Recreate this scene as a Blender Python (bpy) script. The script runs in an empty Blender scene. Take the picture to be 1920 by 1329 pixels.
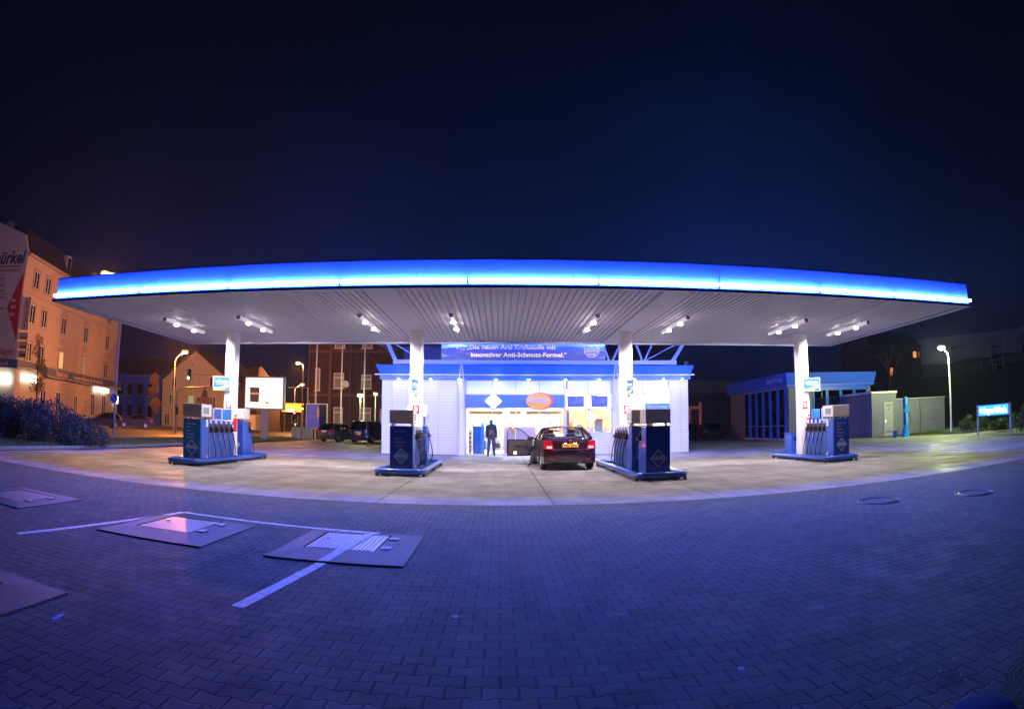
import bpy, bmesh, math, random
from math import radians as R, sin, cos, pi, sqrt
from mathutils import Vector, Matrix, Euler
random.seed(7)
scene = bpy.context.scene
col = scene.collection

# ---------------------------------------------------------------- camera
cam_d = bpy.data.cameras.new('camera')
cam_d.type = 'PANO'
try:
    cam_d.panorama_type = 'FISHEYE_EQUISOLID'; cd = cam_d
except Exception:
    cd = cam_d.cycles; cd.panorama_type = 'FISHEYE_EQUISOLID'
cd.fisheye_lens = 1108.9/1920*36.0
cd.fisheye_fov = R(180)
cam_d.sensor_width = 36.0
cam_d.clip_start = 0.05; cam_d.clip_end = 2000
cam = bpy.data.objects.new('camera', cam_d); col.objects.link(cam)
cam.location = (0, 0, 1.484)
cam.rotation_euler = (R(90+6.847), R(-0.04), R(-1.154))
scene.camera = cam

# ---------------------------------------------------------------- render / colour
scene.render.engine = 'CYCLES'
scene.view_settings.view_transform = 'Standard'
scene.view_settings.look = 'None'
scene.view_settings.exposure = 0.0
scene.view_settings.gamma = 1.0
cy = scene.cycles
cy.use_denoising = True
try: cy.denoiser = 'OPENIMAGEDENOISE'
except Exception: pass
cy.max_bounces = 8; cy.diffuse_bounces = 4; cy.glossy_bounces = 4
cy.transparent_max_bounces = 12; cy.transmission_bounces = 6
cy.sample_clamp_indirect = 6.0
cy.caustics_reflective = False; cy.caustics_refractive = False

# ---------------------------------------------------------------- night sky
world = bpy.data.worlds.new('World'); scene.world = world
world.use_nodes = True
nt = world.node_tree; nt.nodes.clear()
def wn(t, **k):
    n = nt.nodes.new(t)
    for a, b in k.items(): setattr(n, a, b)
    return n
def wmath(op, a, b=None, clamp=False):
    n = wn('ShaderNodeMath', operation=op); n.use_clamp = clamp
    for i, v in enumerate((a, b)):
        if v is None: continue
        if isinstance(v, (int, float)): n.inputs[i].default_value = v
        else: nt.links.new(v, n.inputs[i])
    return n.outputs[0]
tc = wn('ShaderNodeTexCoord'); sp = wn('ShaderNodeSeparateXYZ')
nt.links.new(tc.outputs['Generated'], sp.inputs[0])
# night sky: NISHITA with the sun far below the horizon is black, so the neon's glow over the canopy is put into its colour
sky = wn('ShaderNodeTexSky'); sky.sky_type = 'NISHITA'; sky.sun_disc = False
sky.sun_elevation = R(-3); sky.sun_rotation = R(20)
zz = wmath('MAXIMUM', sp.outputs['Z'], 0.0)
dz = wmath('SUBTRACT', sp.outputs['Z'], 0.20)
up = wmath('POWER', 2.718, wmath('MULTIPLY', wmath('MAXIMUM', dz, 0.0), -5.6))
low = wmath('POWER', 2.718, wmath('MULTIPLY', wmath('MAXIMUM', wmath('MULTIPLY', dz, -1.0), 0.0), -15.0))
fall = wmath('MULTIPLY', up, low)
yy = wmath('POWER', wmath('MAXIMUM', wmath('ADD', sp.outputs['Y'], wmath('MULTIPLY', sp.outputs['X'], 0.12)), 0.0), 3.5)
noise = wn('ShaderNodeTexNoise'); noise.inputs['Scale'].default_value = 2.3; noise.inputs['Detail'].default_value = 4
nt.links.new(tc.outputs['Generated'], noise.inputs['Vector'])
cl = wmath('MAXIMUM', wmath('ADD', wmath('MULTIPLY', noise.outputs['Fac'], 3.0), -0.55), 0.12)
cr = wmath('ADD', wmath('ADD', wmath('MULTIPLY', sp.outputs['X'], .42), wmath('MULTIPLY', sp.outputs['Y'], .82)), wmath('MULTIPLY', sp.outputs['Z'], .38))
cr = wmath('POWER', wmath('MAXIMUM', cr, 0.0), 26.0)
g = wmath('ADD', wmath('MULTIPLY', wmath('MULTIPLY', fall, yy), cl), wmath('MULTIPLY', wmath("MULTIPLY", cr, cl), .28))
mixc = wn('ShaderNodeMix', data_type='RGBA'); mixc.inputs[6].default_value = (0.0007, 0.0020, 0.0070, 1); mixc.inputs[7].default_value = (0.003, 0.012, 0.078, 1)
nt.links.new(g, mixc.inputs[0])
bg = wn('ShaderNodeBackground'); bg.inputs['Strength'].default_value = 1.0
nt.links.new(mixc.outputs[2], bg.inputs['Color'])
bg2 = wn('ShaderNodeBackground'); bg2.inputs['Strength'].default_value = 0.004
nt.links.new(sky.outputs[0], bg2.inputs['Color'])
ad = wn('ShaderNodeAddShader'); nt.links.new(bg.outputs[0], ad.inputs[0]); nt.links.new(bg2.outputs[0], ad.inputs[1])
wo = wn('ShaderNodeOutputWorld'); nt.links.new(ad.outputs[0], wo.inputs['Surface'])

# light levels of the lamps of the place (radiance of their glowing surfaces)
NEON = (0.062, 0.130, 1.0); NEON_L = 520.0
BULB_L = 45.0
SPOT_W = 400.0
SHOP_L = 80.0

# ---------------------------------------------------------------- materials
MATS = {}
def mat(name, color=(.5,.5,.5), rough=.6, metal=0., spec=.5, emit=None, es=0., alpha=None, var=0., vscale=6., bump=0., bscale=40., coat=0.):
    if name in MATS: return MATS[name]
    m = bpy.data.materials.new(name); m.use_nodes = True
    t = m.node_tree; b = t.nodes['Principled BSDF']
    c = (*color, 1)
    b.inputs['Base Color'].default_value = c; b.inputs['Roughness'].default_value = rough
    b.inputs['Metallic'].default_value = metal; b.inputs['Specular IOR Level'].default_value = spec
    b.inputs['Coat Weight'].default_value = coat
    if emit is not None:
        b.inputs['Emission Color'].default_value = (*emit, 1); b.inputs['Emission Strength'].default_value = es
    if var > 0:
        tcn = t.nodes.new('ShaderNodeTexCoord'); n = t.nodes.new('ShaderNodeTexNoise')
        n.inputs['Scale'].default_value = vscale; n.inputs['Detail'].default_value = 6; n.inputs['Roughness'].default_value = .65
        t.links.new(tcn.outputs['Object'], n.inputs['Vector'])
        r = t.nodes.new('ShaderNodeMapRange'); r.inputs[1].default_value = .25; r.inputs[2].default_value = .75
        r.inputs[3].default_value = 1-var; r.inputs[4].default_value = 1+var*.6
        t.links.new(n.outputs['Fac'], r.inputs[0])
        mx = t.nodes.new('ShaderNodeVectorMath'); mx.operation = 'SCALE'; mx.inputs[0].default_value = color
        t.links.new(r.outputs[0], mx.inputs['Scale']); t.links.new(mx.outputs[0], b.inputs['Base Color'])
    if bump > 0:
        tcn = t.nodes.new('ShaderNodeTexCoord'); n = t.nodes.new('ShaderNodeTexNoise'); n.inputs['Scale'].default_value = bscale; n.inputs['Detail'].default_value = 4
        t.links.new(tcn.outputs['Object'], n.inputs['Vector'])
        bp = t.nodes.new('ShaderNodeBump'); bp.inputs['Strength'].default_value = bump; bp.inputs['Distance'].default_value = .02
        t.links.new(n.outputs['Fac'], bp.inputs['Height']); t.links.new(bp.outputs[0], b.inputs['Normal'])
    if alpha is not None: b.inputs['Alpha'].default_value = alpha
    MATS[name] = m; return m
def glass_mat(name, tint=(.8,.85,.9), refl=.12, rough=.02):
    if name in MATS: return MATS[name]
    m = bpy.data.materials.new(name); m.use_nodes = True; t = m.node_tree; t.nodes.clear()
    tr = t.nodes.new('ShaderNodeBsdfTransparent'); tr.inputs[0].default_value = (*tint, 1)
    gl = t.nodes.new('ShaderNodeBsdfGlossy'); gl.inputs['Roughness'].default_value = rough
    lw = t.nodes.new('ShaderNodeLayerWeight'); lw.inputs[0].default_value = .5
    fr = t.nodes.new('ShaderNodeMath'); fr.operation = 'POWER'; fr.inputs[1].default_value = 4.5; t.links.new(lw.outputs['Facing'], fr.inputs[0])
    ad = t.nodes.new('ShaderNodeMath'); ad.operation = 'ADD'; ad.inputs[1].default_value = .04+refl*.3
    mx = t.nodes.new('ShaderNodeMixShader'); o = t.nodes.new('ShaderNodeOutputMaterial')
    t.links.new(fr.outputs[0], ad.inputs[0]); t.links.new(ad.outputs[0], mx.inputs[0])
    t.links.new(tr.outputs[0], mx.inputs[1]); t.links.new(gl.outputs[0], mx.inputs[2]); t.links.new(mx.outputs[0], o.inputs[0])
    MATS[name] = m; return m
def emis(name, color, s): return mat(name, color=(.08,.08,.08), emit=color, es=s)

class NB:
    """small node-graph writer for the ground materials"""
    def __init__(s, name):
        s.m = bpy.data.materials.new(name); s.m.use_nodes = True; s.t = s.m.node_tree; s.b = s.t.nodes['Principled BSDF']
        MATS[name] = s.m
        s.tc = s.t.nodes.new('ShaderNodeTexCoord'); s.sp = s.t.nodes.new('ShaderNodeSeparateXYZ')
        s.t.links.new(s.tc.outputs['Object'], s.sp.inputs[0]); s.x = s.sp.outputs[0]; s.y = s.sp.outputs[1]
    def M(s, op, a, b=None, c=None, clamp=False):
        n = s.t.nodes.new('ShaderNodeMath'); n.operation = op; n.use_clamp = clamp
        for i, v in enumerate((a, b, c)):
            if v is None: continue
            if isinstance(v, (int, float)): n.inputs[i].default_value = v
            else: s.t.links.new(v, n.inputs[i])
        return n.outputs[0]
    def noise(s, scale, detail=3, rough=.5, vec=None):
        n = s.t.nodes.new('ShaderNodeTexNoise'); n.inputs['Scale'].default_value = scale; n.inputs['Detail'].default_value = detail; n.inputs['Roughness'].default_value = rough
        s.t.links.new(vec or s.tc.outputs['Object'], n.inputs['Vector']); return n.outputs['Fac']
    def white(s, a, b):
        cb = s.t.nodes.new('ShaderNodeCombineXYZ'); s.t.links.new(a, cb.inputs[0]); s.t.links.new(b, cb.inputs[1])
        n = s.t.nodes.new('ShaderNodeTexWhiteNoise'); n.noise_dimensions = '2D'; s.t.links.new(cb.outputs[0], n.inputs['Vector']); return n.outputs['Value']
    def rng(s, v, a, b, c, d):
        n = s.t.nodes.new('ShaderNodeMapRange'); s.t.links.new(v, n.inputs[0])
        for i, k in enumerate((a, b, c, d)): n.inputs[i+1].default_value = k
        return n.outputs[0]
    def mixc(s, f, c1, c2):
        n = s.t.nodes.new('ShaderNodeMix'); n.data_type = 'RGBA'
        if isinstance(f, (int, float)): n.inputs[0].default_value = f
        else: s.t.links.new(f, n.inputs[0])
        for i, c in ((6, c1), (7, c2)):
            if isinstance(c, tuple): n.inputs[i].default_value = (*c, 1)
            else: s.t.links.new(c, n.inputs[i])
        return n.outputs[2]
    def scale(s, c, f):
        n = s.t.nodes.new('ShaderNodeVectorMath'); n.operation = 'SCALE'
        s.t.links.new(c, n.inputs[0]); s.t.links.new(f, n.inputs['Scale']); return n.outputs[0]
    def bump(s, h, dist, strength=1.):
        n = s.t.nodes.new('ShaderNodeBump'); n.inputs['Strength'].default_value = strength; n.inputs['Distance'].default_value = dist
        s.t.links.new(h, n.inputs['Height']); s.t.links.new(n.outputs[0], s.b.inputs['Normal'])
    def color(s, c): s.t.links.new(c, s.b.inputs['Base Color'])
    def rough(s, v):
        if isinstance(v, (int, float)): s.b.inputs['Roughness'].default_value = v
        else: s.t.links.new(v, s.b.inputs['Roughness'])

def bone_joint(g, L=.2, P=.153, a=.013):
    """distance to the nearest joint of bone-shaped paving blocks, plus a random value per block"""
    M = g.M
    def wrap(v, per):  # signed distance to nearest multiple
        return M('SUBTRACT', v, M('MULTIPLY', M('ROUND', M('DIVIDE', v, per)), per))
    dx = M('ABSOLUTE', wrap(g.x, L))                       # 0..L/2
    tri = M('SUBTRACT', 1.0, M('MULTIPLY', dx, 4/L))       # 1 at joints .. -1 between
    w = M('MULTIPLY', M('MINIMUM', M('MAXIMUM', M('MULTIPLY', tri, 2.6), -1.0), 1.0), a)
    ye = M('ADD', g.y, w); yo = M('SUBTRACT', M('SUBTRACT', g.y, P), w)
    de = M('ABSOLUTE', wrap(ye, 2*P)); do = M('ABSOLUTE', wrap(yo, 2*P))
    drow = M('MINIMUM', de, do)
    t = M('FLOORED_MODULO', ye, 2*P) if hasattr(bpy.types, 'x') else M('SUBTRACT', ye, M('MULTIPLY', M('FLOOR', M('DIVIDE', ye, 2*P)), 2*P))
    row0 = M('LESS_THAN', t, M('ADD', P, M('MULTIPLY', w, 2.0)))
    xs = M('ADD', g.x, M('MULTIPLY', M('SUBTRACT', 1.0, row0), L/2))
    dxj = M('ABSOLUTE', wrap(xs, L))
    d = M('MINIMUM', drow, M('MULTIPLY', dxj, .72))
    rnd = g.white(M('FLOOR', M('DIVIDE', xs, L)), M('ADD', M('MULTIPLY', M('FLOOR', M('DIVIDE', ye, 2*P)), 2.0), row0))
    return d, rnd

g = NB('paving')
d, rnd = bone_joint(g)
jn = g.rng(g.noise(9, 2), .3, .7, .0046, .0085)
joint = g.M('SUBTRACT', 1.0, g.M('DIVIDE', d, jn), clamp=True)
joint = g.M('MULTIPLY', joint, 2.4, clamp=True)
big = g.rng(g.noise(.55, 5, .6), .3, .7, .84, 1.1)
fine = g.rng(g.noise(120, 2), .3, .72, .68, 1.4)
pv = g.M('MULTIPLY', g.M('MULTIPLY', g.rng(rnd, 0, 1, .88, 1.10), big), fine)
c = g.scale(g.mixc(g.noise(.9, 2), (.094, .089, .060), (.114, .106, .075)), pv)
spk = g.M('GREATER_THAN', g.noise(230, 1), .735)
c = g.mixc(g.M('MULTIPLY', spk, .6), c, (.55, .55, .55))
drip = g.M('MULTIPLY', g.M('GREATER_THAN', g.noise(2.3, 2), .70), g.M('GREATER_THAN', g.noise(11, 3), .52))
c = g.mixc(g.M('MULTIPLY', drip, .55), c, (.02, .02, .022))
gum = g.M('GREATER_THAN', g.noise(14, 1), .80)
c = g.mixc(g.M('MULTIPLY', gum, .5), c, (.30, .30, .29))
g.color(g.mixc(joint, c, (.007, .008, .014)))
g.rough(g.rng(g.noise(3, 3), .3, .7, .72, .92))
g.b.inputs['Specular IOR Level'].default_value = .35
hh = g.M('ADD', g.M('MULTIPLY', g.M('MINIMUM', g.M('DIVIDE', d, .011), 1.0), 1.0), g.M('ADD', g.M('MULTIPLY', g.noise(120, 2), .22), g.M('MULTIPLY', rnd, .25)))
g.bump(hh, .0048, .9)

g = NB('concrete')
dx = g.M('ADD', g.x, 2.33); w = g.M('SUBTRACT', dx, g.M('MULTIPLY', g.M('ROUND', g.M('DIVIDE', dx, 3.33)), 3.33))
dy = g.M('SUBTRACT', g.y, 12.9); wy = g.M('SUBTRACT', dy, g.M('MULTIPLY', g.M('ROUND', g.M('DIVIDE', dy, 3.6)), 3.6))
dd = g.M('MINIMUM', g.M('ABSOLUTE', w), g.M('MULTIPLY', g.M('ABSOLUTE', wy), 1.4))
j = g.M('MULTIPLY', g.M('SUBTRACT', 1.0, g.M('DIVIDE', dd, .024), clamp=True), 1.8, clamp=True)
cell = g.white(g.M('ROUND', g.M('DIVIDE', g.M('ADD', dx, 1.66), 3.33)), g.M('ROUND', g.M('DIVIDE', g.M('ADD', dy, 1.8), 3.6)))
st = g.rng(g.noise(.7, 7, .66), .34, .68, .58, 1.14)
cmap = g.t.nodes.new('ShaderNodeMapping'); cmap.inputs['Scale'].default_value = (2.6, .35, 1); g.t.links.new(g.tc.outputs['Object'], cmap.inputs[0])
trk = g.rng(g.noise(.9, 4, .6, cmap.outputs[0]), .35, .65, .8, 1.08)
oil = g.rng(g.noise(1.7, 3, .5), .66, .75, 1.0, .55)
f = g.M('MULTIPLY', g.M('MULTIPLY', g.M('MULTIPLY', st, trk), oil), g.rng(cell, 0, 1, .9, 1.08))
c = g.scale(g.mixc(g.noise(.3, 2), (.285, .268, .262), (.32, .30, .295)), f)
g.color(g.mixc(g.M('MULTIPLY', j, .85), c, (.03, .03, .03)))
g.rough(g.rng(g.noise(1.2, 4), .3, .7, .5, .82))
g.bump(g.M('ADD', g.M('MULTIPLY', g.noise(35, 4), .4), g.M('MULTIPLY', j, -1.5)), .004, .7)

g = NB('asphalt')
f = g.M('MULTIPLY', g.rng(g.noise(.4, 5, .6), .3, .7, .75, 1.2), g.rng(g.noise(90, 2), .3, .7, .8, 1.25))
g.color(g.scale(g.mixc(g.noise(.2, 2), (.085, .083, .08), (.11, .107, .10)), f)); g.rough(.55)
g.bump(g.noise(90, 3), .004, .8)
g = NB('grass_soil')
g.color(g.scale(g.mixc(g.noise(3, 4), (.035, .065, .018), (.07, .075, .03)), g.rng(g.noise(30, 4), .3, .7, .5, 1.4))); g.rough(.9)
g.bump(g.noise(40, 4), .05, 1.)

M_white = mat('white_paint', (.74,.74,.76), .38, var=.06, vscale=2)
M_column = mat('column_paint', (.80,.79,.80), .32, var=.05, vscale=3)
M_ceil = mat('ceiling_sheet', (.66,.64,.66), .55, var=.07, vscale=1.5)
M_fascia = mat('fascia_blue', (.085,.19,.50), .35, var=.08, vscale=1.2)
M_bluetrim = mat('blue_trim', (.02,.06,.42), .35)
M_neon = emis('neon_tube', NEON, NEON_L)
M_bulb = emis('lamp_bulb', (1.0,.86,.92), BULB_L)
M_pumpblue = mat('pump_blue', (.02,.09,.52), .28, coat=.4)
M_pumpdark = mat('pump_panel', (.014,.045,.30), .12, coat=.8)
M_steel = mat('brushed_steel', (.55,.55,.56), .32, metal=.9)
M_grey = mat('panel_grey', (.40,.37,.35), .35)
M_darkgrey = mat('dark_grey', (.06,.06,.065), .45)
M_black = mat('black_rubber', (.012,.012,.014), .42)
M_chrome = mat('chrome', (.85,.85,.85), .08, metal=1.)
M_clad = mat('white_cladding', (.76,.75,.78), .45)
M_shopblue = mat('shop_blue', (.03,.16,.75), .35)
M_text = mat('white_lettering', (.85,.85,.88), .5)
M_glass = glass_mat('clear_glass')
M_darkglass = glass_mat('dark_glass', (.10,.11,.13), .25)
M_red = mat('red_paint', (.55,.02,.02), .4)
M_bark = mat('bark', (.09,.06,.04), .9, var=.3, vscale=8)
M_conc2 = mat('precast_concrete', (.22,.22,.21), .7, var=.25, vscale=5, bump=.4, bscale=60)

# ---------------------------------------------------------------- mesh helpers
class MB:
    def __init__(s): s.v = []; s.f = []; s.mi = []
    def add(s, vs, fs, mi=0):
        o = len(s.v); s.v += [tuple(v) for v in vs]; s.f += [tuple(i+o for i in f) for f in fs]; s.mi += [mi]*len(fs); return s
    def box(s, x0, x1, y0, y1, z0, z1, mi=0, M=None):
        vs = [Vector(p) for p in ((x0,y0,z0),(x1,y0,z0),(x1,y1,z0),(x0,y1,z0),(x0,y0,z1),(x1,y0,z1),(x1,y1,z1),(x0,y1,z1))]
        if M is not None: vs = [M @ v for v in vs]
        return s.add(vs, [(0,3,2,1),(4,5,6,7),(0,1,5,4),(1,2,6,5),(2,3,7,6),(3,0,4,7)], mi)
    def hexa(s, bot, top, mi=0):
        return s.add(list(bot)+list(top), [(0,3,2,1),(4,5,6,7),(0,1,5,4),(1,2,6,5),(2,3,7,6),(3,0,4,7)], mi)
    def cone(s, p0, p1, r0, r1, n=16, mi=0, caps=True):
        p0 = Vector(p0); p1 = Vector(p1); d = (p1-p0).normalized()
        a = d.orthogonal().normalized(); b = d.cross(a)
        vs = [p0 + (a*cos(2*pi*i/n) + b*sin(2*pi*i/n))*r0 for i in range(n)] + [p1 + (a*cos(2*pi*i/n) + b*sin(2*pi*i/n))*r1 for i in range(n)]
        fs = [(i, (i+1)%n, n+(i+1)%n, n+i) for i in range(n)]
        if caps: fs += [tuple(range(n-1,-1,-1)), tuple(range(n, 2*n))]
        return s.add(vs, fs, mi)
    def tube(s, pts, r, n=8, closed=False, mi=0, caps=True):
        pts = [Vector(p) for p in pts]; N = len(pts); rr = r if isinstance(r, (list, tuple)) else [r]*N
        prev = None; rings = []
        for i, p in enumerate(pts):
            if closed: d = pts[(i+1)%N] - pts[i-1]
            else: d = pts[min(i+1, N-1)] - pts[max(i-1, 0)]
            d.normalize()
            a = d.orthogonal().normalized() if prev is None else (prev - d*prev.dot(d)).normalized()
            prev = a; b = d.cross(a)
            rings.append([p + (a*cos(2*pi*k/n) + b*sin(2*pi*k/n))*rr[i] for k in range(n)])
        vs = [v for g_ in rings for v in g_]; fs = []
        for i in range(N if closed else N-1):
            j = (i+1) % N
            for k in range(n): fs.append((i*n+k, i*n+(k+1)%n, j*n+(k+1)%n, j*n+k))
        if not closed and caps: fs += [tuple(range(n-1,-1,-1)), tuple((N-1)*n+k for k in range(n))]
        return s.add(vs, fs, mi)
    def prism(s, poly, o, u, v, w, mi=0):
        """2-D polygon in plane (u,v) from origin o, extruded by vector w"""
        o, u, v, w = map(Vector, (o, u, v, w)); n = len(poly)
        a = [o + u*p[0] + v*p[1] for p in poly]; b = [p + w for p in a]
        return s.add(a+b, [tuple(range(n-1,-1,-1)), tuple(range(n, 2*n))] + [(i, (i+1)%n, n+(i+1)%n, n+i) for i in range(n)], mi)
    def sphere(s, c, r, n=12, m=8, mi=0, sz=1.):
        c = Vector(c); vs = [c+Vector((0,0,r*sz))]; fs = []
        for j in range(1, m):
            for i in range(n):
                t = pi*j/m; a = 2*pi*i/n
                vs.append(c + Vector((r*sin(t)*cos(a), r*sin(t)*sin(a), r*cos(t)*sz)))
        vs.append(c-Vector((0,0,r*sz)))
        for i in range(n): fs.append((0, 1+i, 1+(i+1)%n))
        for j in range(m-2):
            for i in range(n): fs.append((1+j*n+i, 1+(j+1)*n+i, 1+(j+1)*n+(i+1)%n, 1+j*n+(i+1)%n))
        L = len(vs)-1
        for i in range(n): fs.append((1+(m-2)*n+i, L, 1+(m-2)*n+(i+1)%n))
        return s.add(vs, fs, mi)
    def quad(s, a, b, c, d, mi=0): return s.add([a,b,c,d], [(0,1,2,3)], mi)
    def obj(s, name, m, parent=None, smooth=False, bevel=0., fix=True):
        me = bpy.data.meshes.new(name); me.from_pydata(s.v, [], s.f)
        ms = m if isinstance(m, (list, tuple)) else [m]
        for k in ms: me.materials.append(k)
        me.polygons.foreach_set('material_index', s.mi)
        if fix:
            b = bmesh.new(); b.from_mesh(me); bmesh.ops.recalc_face_normals(b, faces=b.faces); b.to_mesh(me); b.free()
        if smooth:
            me.polygons.foreach_set('use_smooth', [True]*len(me.polygons))
            try: me.set_sharp_from_angle(angle=R(40))
            except Exception: pass
        me.update()
        o = bpy.data.objects.new(name, me); col.objects.link(o)
        if parent is not None: o.parent = parent
        if bevel > 0:
            bv = o.modifiers.new('bevel', 'BEVEL'); bv.width = bevel; bv.segments = 2; bv.limit_method = 'ANGLE'; bv.angle_limit = R(40)
        return o
def tag(o, label=None, cat=None, group=None, kind=None):
    if label: o['label'] = label
    if cat: o['category'] = cat
    if group: o['group'] = group
    if kind: o['kind'] = kind
    return o
def thing(name, label, cat, loc=(0,0,0), rz=0., group=None):
    o = bpy.data.objects.new(name, None); col.objects.link(o); o.empty_display_size = .2
    o.location = loc; o.rotation_euler = (0, 0, rz)
    return tag(o, label, cat, group)
def copy_thing(root, loc, rz=None, label=None, kids=None):
    def cp(o, parent):
        c = o.copy(); col.objects.link(c)
        if parent is not None: c.parent = parent
        for ch in list(o.children): cp(ch, c)
        return c
    c = cp(root, None); c.location = loc
    if rz is not None: c.rotation_euler = (0, 0, rz)
    if label: c['label'] = label
    return c
def structure(o): o['kind'] = 'structure'; return o
def text(name, s, size, m, parent, loc, rz=0., ext=.004, off=0., sx=1., shear=0., align='CENTER', rx=90., spacing=1., width=None, line=1.):
    cu = bpy.data.curves.new(name, 'FONT'); cu.body = s; cu.size = size; cu.extrude = ext; cu.offset = off; cu.shear = shear
    cu.align_x = align; cu.align_y = 'CENTER'; cu.space_character = spacing; cu.resolution_u = 3; cu.space_line = line
    o = bpy.data.objects.new(name, cu); col.objects.link(o)
    bpy.context.view_layer.update()
    me = bpy.data.meshes.new_from_object(o.evaluated_get(bpy.context.evaluated_depsgraph_get()))
    bpy.data.objects.remove(o); bpy.data.curves.remove(cu)
    if width and len(me.vertices):
        xs = [v.co.x for v in me.vertices]; sx = width/(max(xs)-min(xs))
    me.transform(Matrix.Diagonal((sx, 1, 1, 1)))
    me.materials.clear(); me.materials.append(m); me.name = name
    t = bpy.data.objects.new(name, me); col.objects.link(t)
    if parent is not None: t.parent = parent
    t.location = loc; t.rotation_euler = (R(rx), 0, rz)
    return t
def leaves(name, m, parent, sampler, n, size, seed=1, flat=.5):
    rnd = random.Random(seed); vs = []; fs = []; mi = []
    for i in range(n):
        p = Vector(sampler(rnd)); a = Vector((rnd.gauss(0,1), rnd.gauss(0,1), rnd.gauss(0,1)*flat+.25)).normalized()
        b = a.orthogonal().normalized(); b.rotate(Matrix.Rotation(rnd.random()*6.28, 3, a)); c = a.cross(b)
        s = size*rnd.uniform(.6, 1.4); o = len(vs)
        vs += [p-b*s, p-c*s*.45, p+b*s, p+c*s*.45]; fs.append((o, o+1, o+2, o+3)); mi.append(0 if rnd.random() < .5 else 1)
    me = bpy.data.meshes.new(name); me.from_pydata(vs, [], fs)
    ms = m if isinstance(m, (list, tuple)) else [m]
    for k in ms: me.materials.append(k)
    if len(ms) > 1: me.polygons.foreach_set('material_index', mi)
    o = bpy.data.objects.new(name, me); col.objects.link(o)
    if parent is not None: o.parent = parent
    return o

SPLIT = set('hinge tube_holder foot head_support bracket post stub_post bottle shelf upright cup sill transom rear_reflector camera_head lamp_arm balcony_post aerial_mast sticker warning_mark guy_rope door_seat side_window window_head swoosh leg hose_hook rail brace headlight downpipe string_course lit_sign ear eye mirror door_handle frame_bar chimney downlight bar pebble door_gap roof_rail seat plate_lamp round_print red_bar trim mullion stripe cabinet_trim print'.split())
def split_loose():
    """every separate piece of a countable part becomes a part of its own"""
    for o in [o for o in bpy.data.objects if o.type == 'MESH' and o.parent is not None and o.name.split('.')[0] in SPLIT]:
        me = o.data
        if len(me.vertices) > 4000: continue
        par = list(range(len(me.vertices)))
        def find(a):
            while par[a] != a: par[a] = par[par[a]]; a = par[a]
            return a
        for p in me.polygons:
            v = list(p.vertices)
            for k in v[1:]: par[find(k)] = find(v[0])
        groups = {}
        for p in me.polygons: groups.setdefault(find(p.vertices[0]), []).append(p)
        if len(groups) < 2 or len(groups) > 40: continue
        base = o.name.split('.')[0]; first = True
        for ps in groups.values():
            idx = {}; vs = []; fs = []
            for p in ps:
                f = []
                for v in p.vertices:
                    if v not in idx: idx[v] = len(vs); vs.append(tuple(me.vertices[v].co))
                    f.append(idx[v])
                fs.append(f)
            nm = bpy.data.meshes.new(base); nm.from_pydata(vs, [], fs)
            for k in me.materials: nm.materials.append(k)
            nm.polygons.foreach_set('material_index', [p.material_index for p in ps]); nm.polygons.foreach_set('use_smooth', [p.use_smooth for p in ps])
            if ps[0].use_smooth:
                try: nm.set_sharp_from_angle(angle=R(40))
                except Exception: pass
            if first: o.data = nm; first = False
            else:
                c = o.copy(); c.data = nm; col.objects.link(c)
# ================================================================ ground
def sheet(name, pts, z, m, kind='structure', sub=0):
    b = MB(); b.add([(x, y, z) for x, y in pts], [tuple(range(len(pts)))])
    o = b.obj(name, m, fix=False); o['kind'] = kind; return o
def rect(x0, x1, y0, y1): return [(x0,y0),(x1,y0),(x1,y1),(x0,y1)]
sheet('ground', rect(-400, 400, -200, 600), -.03, MATS['grass_soil'])
sheet('yard_ground', rect(-60, 60, -12, 10.82), 0., MATS['paving'])
sheet('forecourt_ground', [(-15.7,10.845),(60,10.845),(60,25),(27.6,27.2),(24.2,33),(24,60),(-15.7,60)], 0., MATS['concrete'])
sheet('street', [(-41.0,-60),(-21.6,-60),(-21.6,44),(-19,52),(-17.5,60.2),(30,60.2),(30,70),(-24,70),(-24,260),(-41.0,260)], -.004, MATS['asphalt'])
M_line = mat('road_line', (.55,.55,.52), .6, var=.35, vscale=9)
mk = MB()
for y in range(-6, 120, 7): mk.box(-31.1, -30.95, y, y+4, -.003, .001)
mk.box(-24.9, -24.77, -40, 57, -.003, .001); mk.box(-37.2, -37.07, -40, 100, -.003, .001)
for i in range(6): mk.box(-36+i*2, -35+i*2, 57.2, 57.7, -.003, .001)
structure(mk.obj('street_markings', M_line, fix=False))
# verge between street and forecourt
vg = MB()
vp = [(-21.3,-40),(-15.95,-40),(-15.95,12),(-16.1,20),(-16.6,33),(-17.2,43),(-18.6,50),(-19.6,50),(-21.3,43.5)]
vg.prism(vp, (0,0,-.02), (1,0,0), (0,1,0), (0,0,.11))
structure(vg.obj('verge_ground', MATS['grass_soil']))
kb = MB()
kp = [(-15.88,-40),(-15.88,12),(-16.03,20),(-16.53,33),(-17.13,43),(-18.6,50.1),(-19.6,50.1),(-21.37,43.6),(-21.37,-40)]
for a, b_ in zip(kp[:-1], kp[1:]):
    a = Vector((*a, 0)); b_ = Vector((*b_, 0)); d = (b_-a).normalized(); n = Vector((-d.y, d.x, 0))*.07
    kb.hexa([a-n, b_-n, b_+n, a+n], [p+Vector((0,0,.12)) for p in (a-n, b_-n, b_+n, a+n)])
structure(kb.obj('kerb', M_conc2, bevel=.012))
pv_ = MB(); pv_.box(-45.5, -41.1, -40, 160, -.02, .11); pv_.box(-60, -41.1, 66.5, 66.6, -.02, .11)
structure(pv_.obj('pavement', M_conc2))
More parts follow.
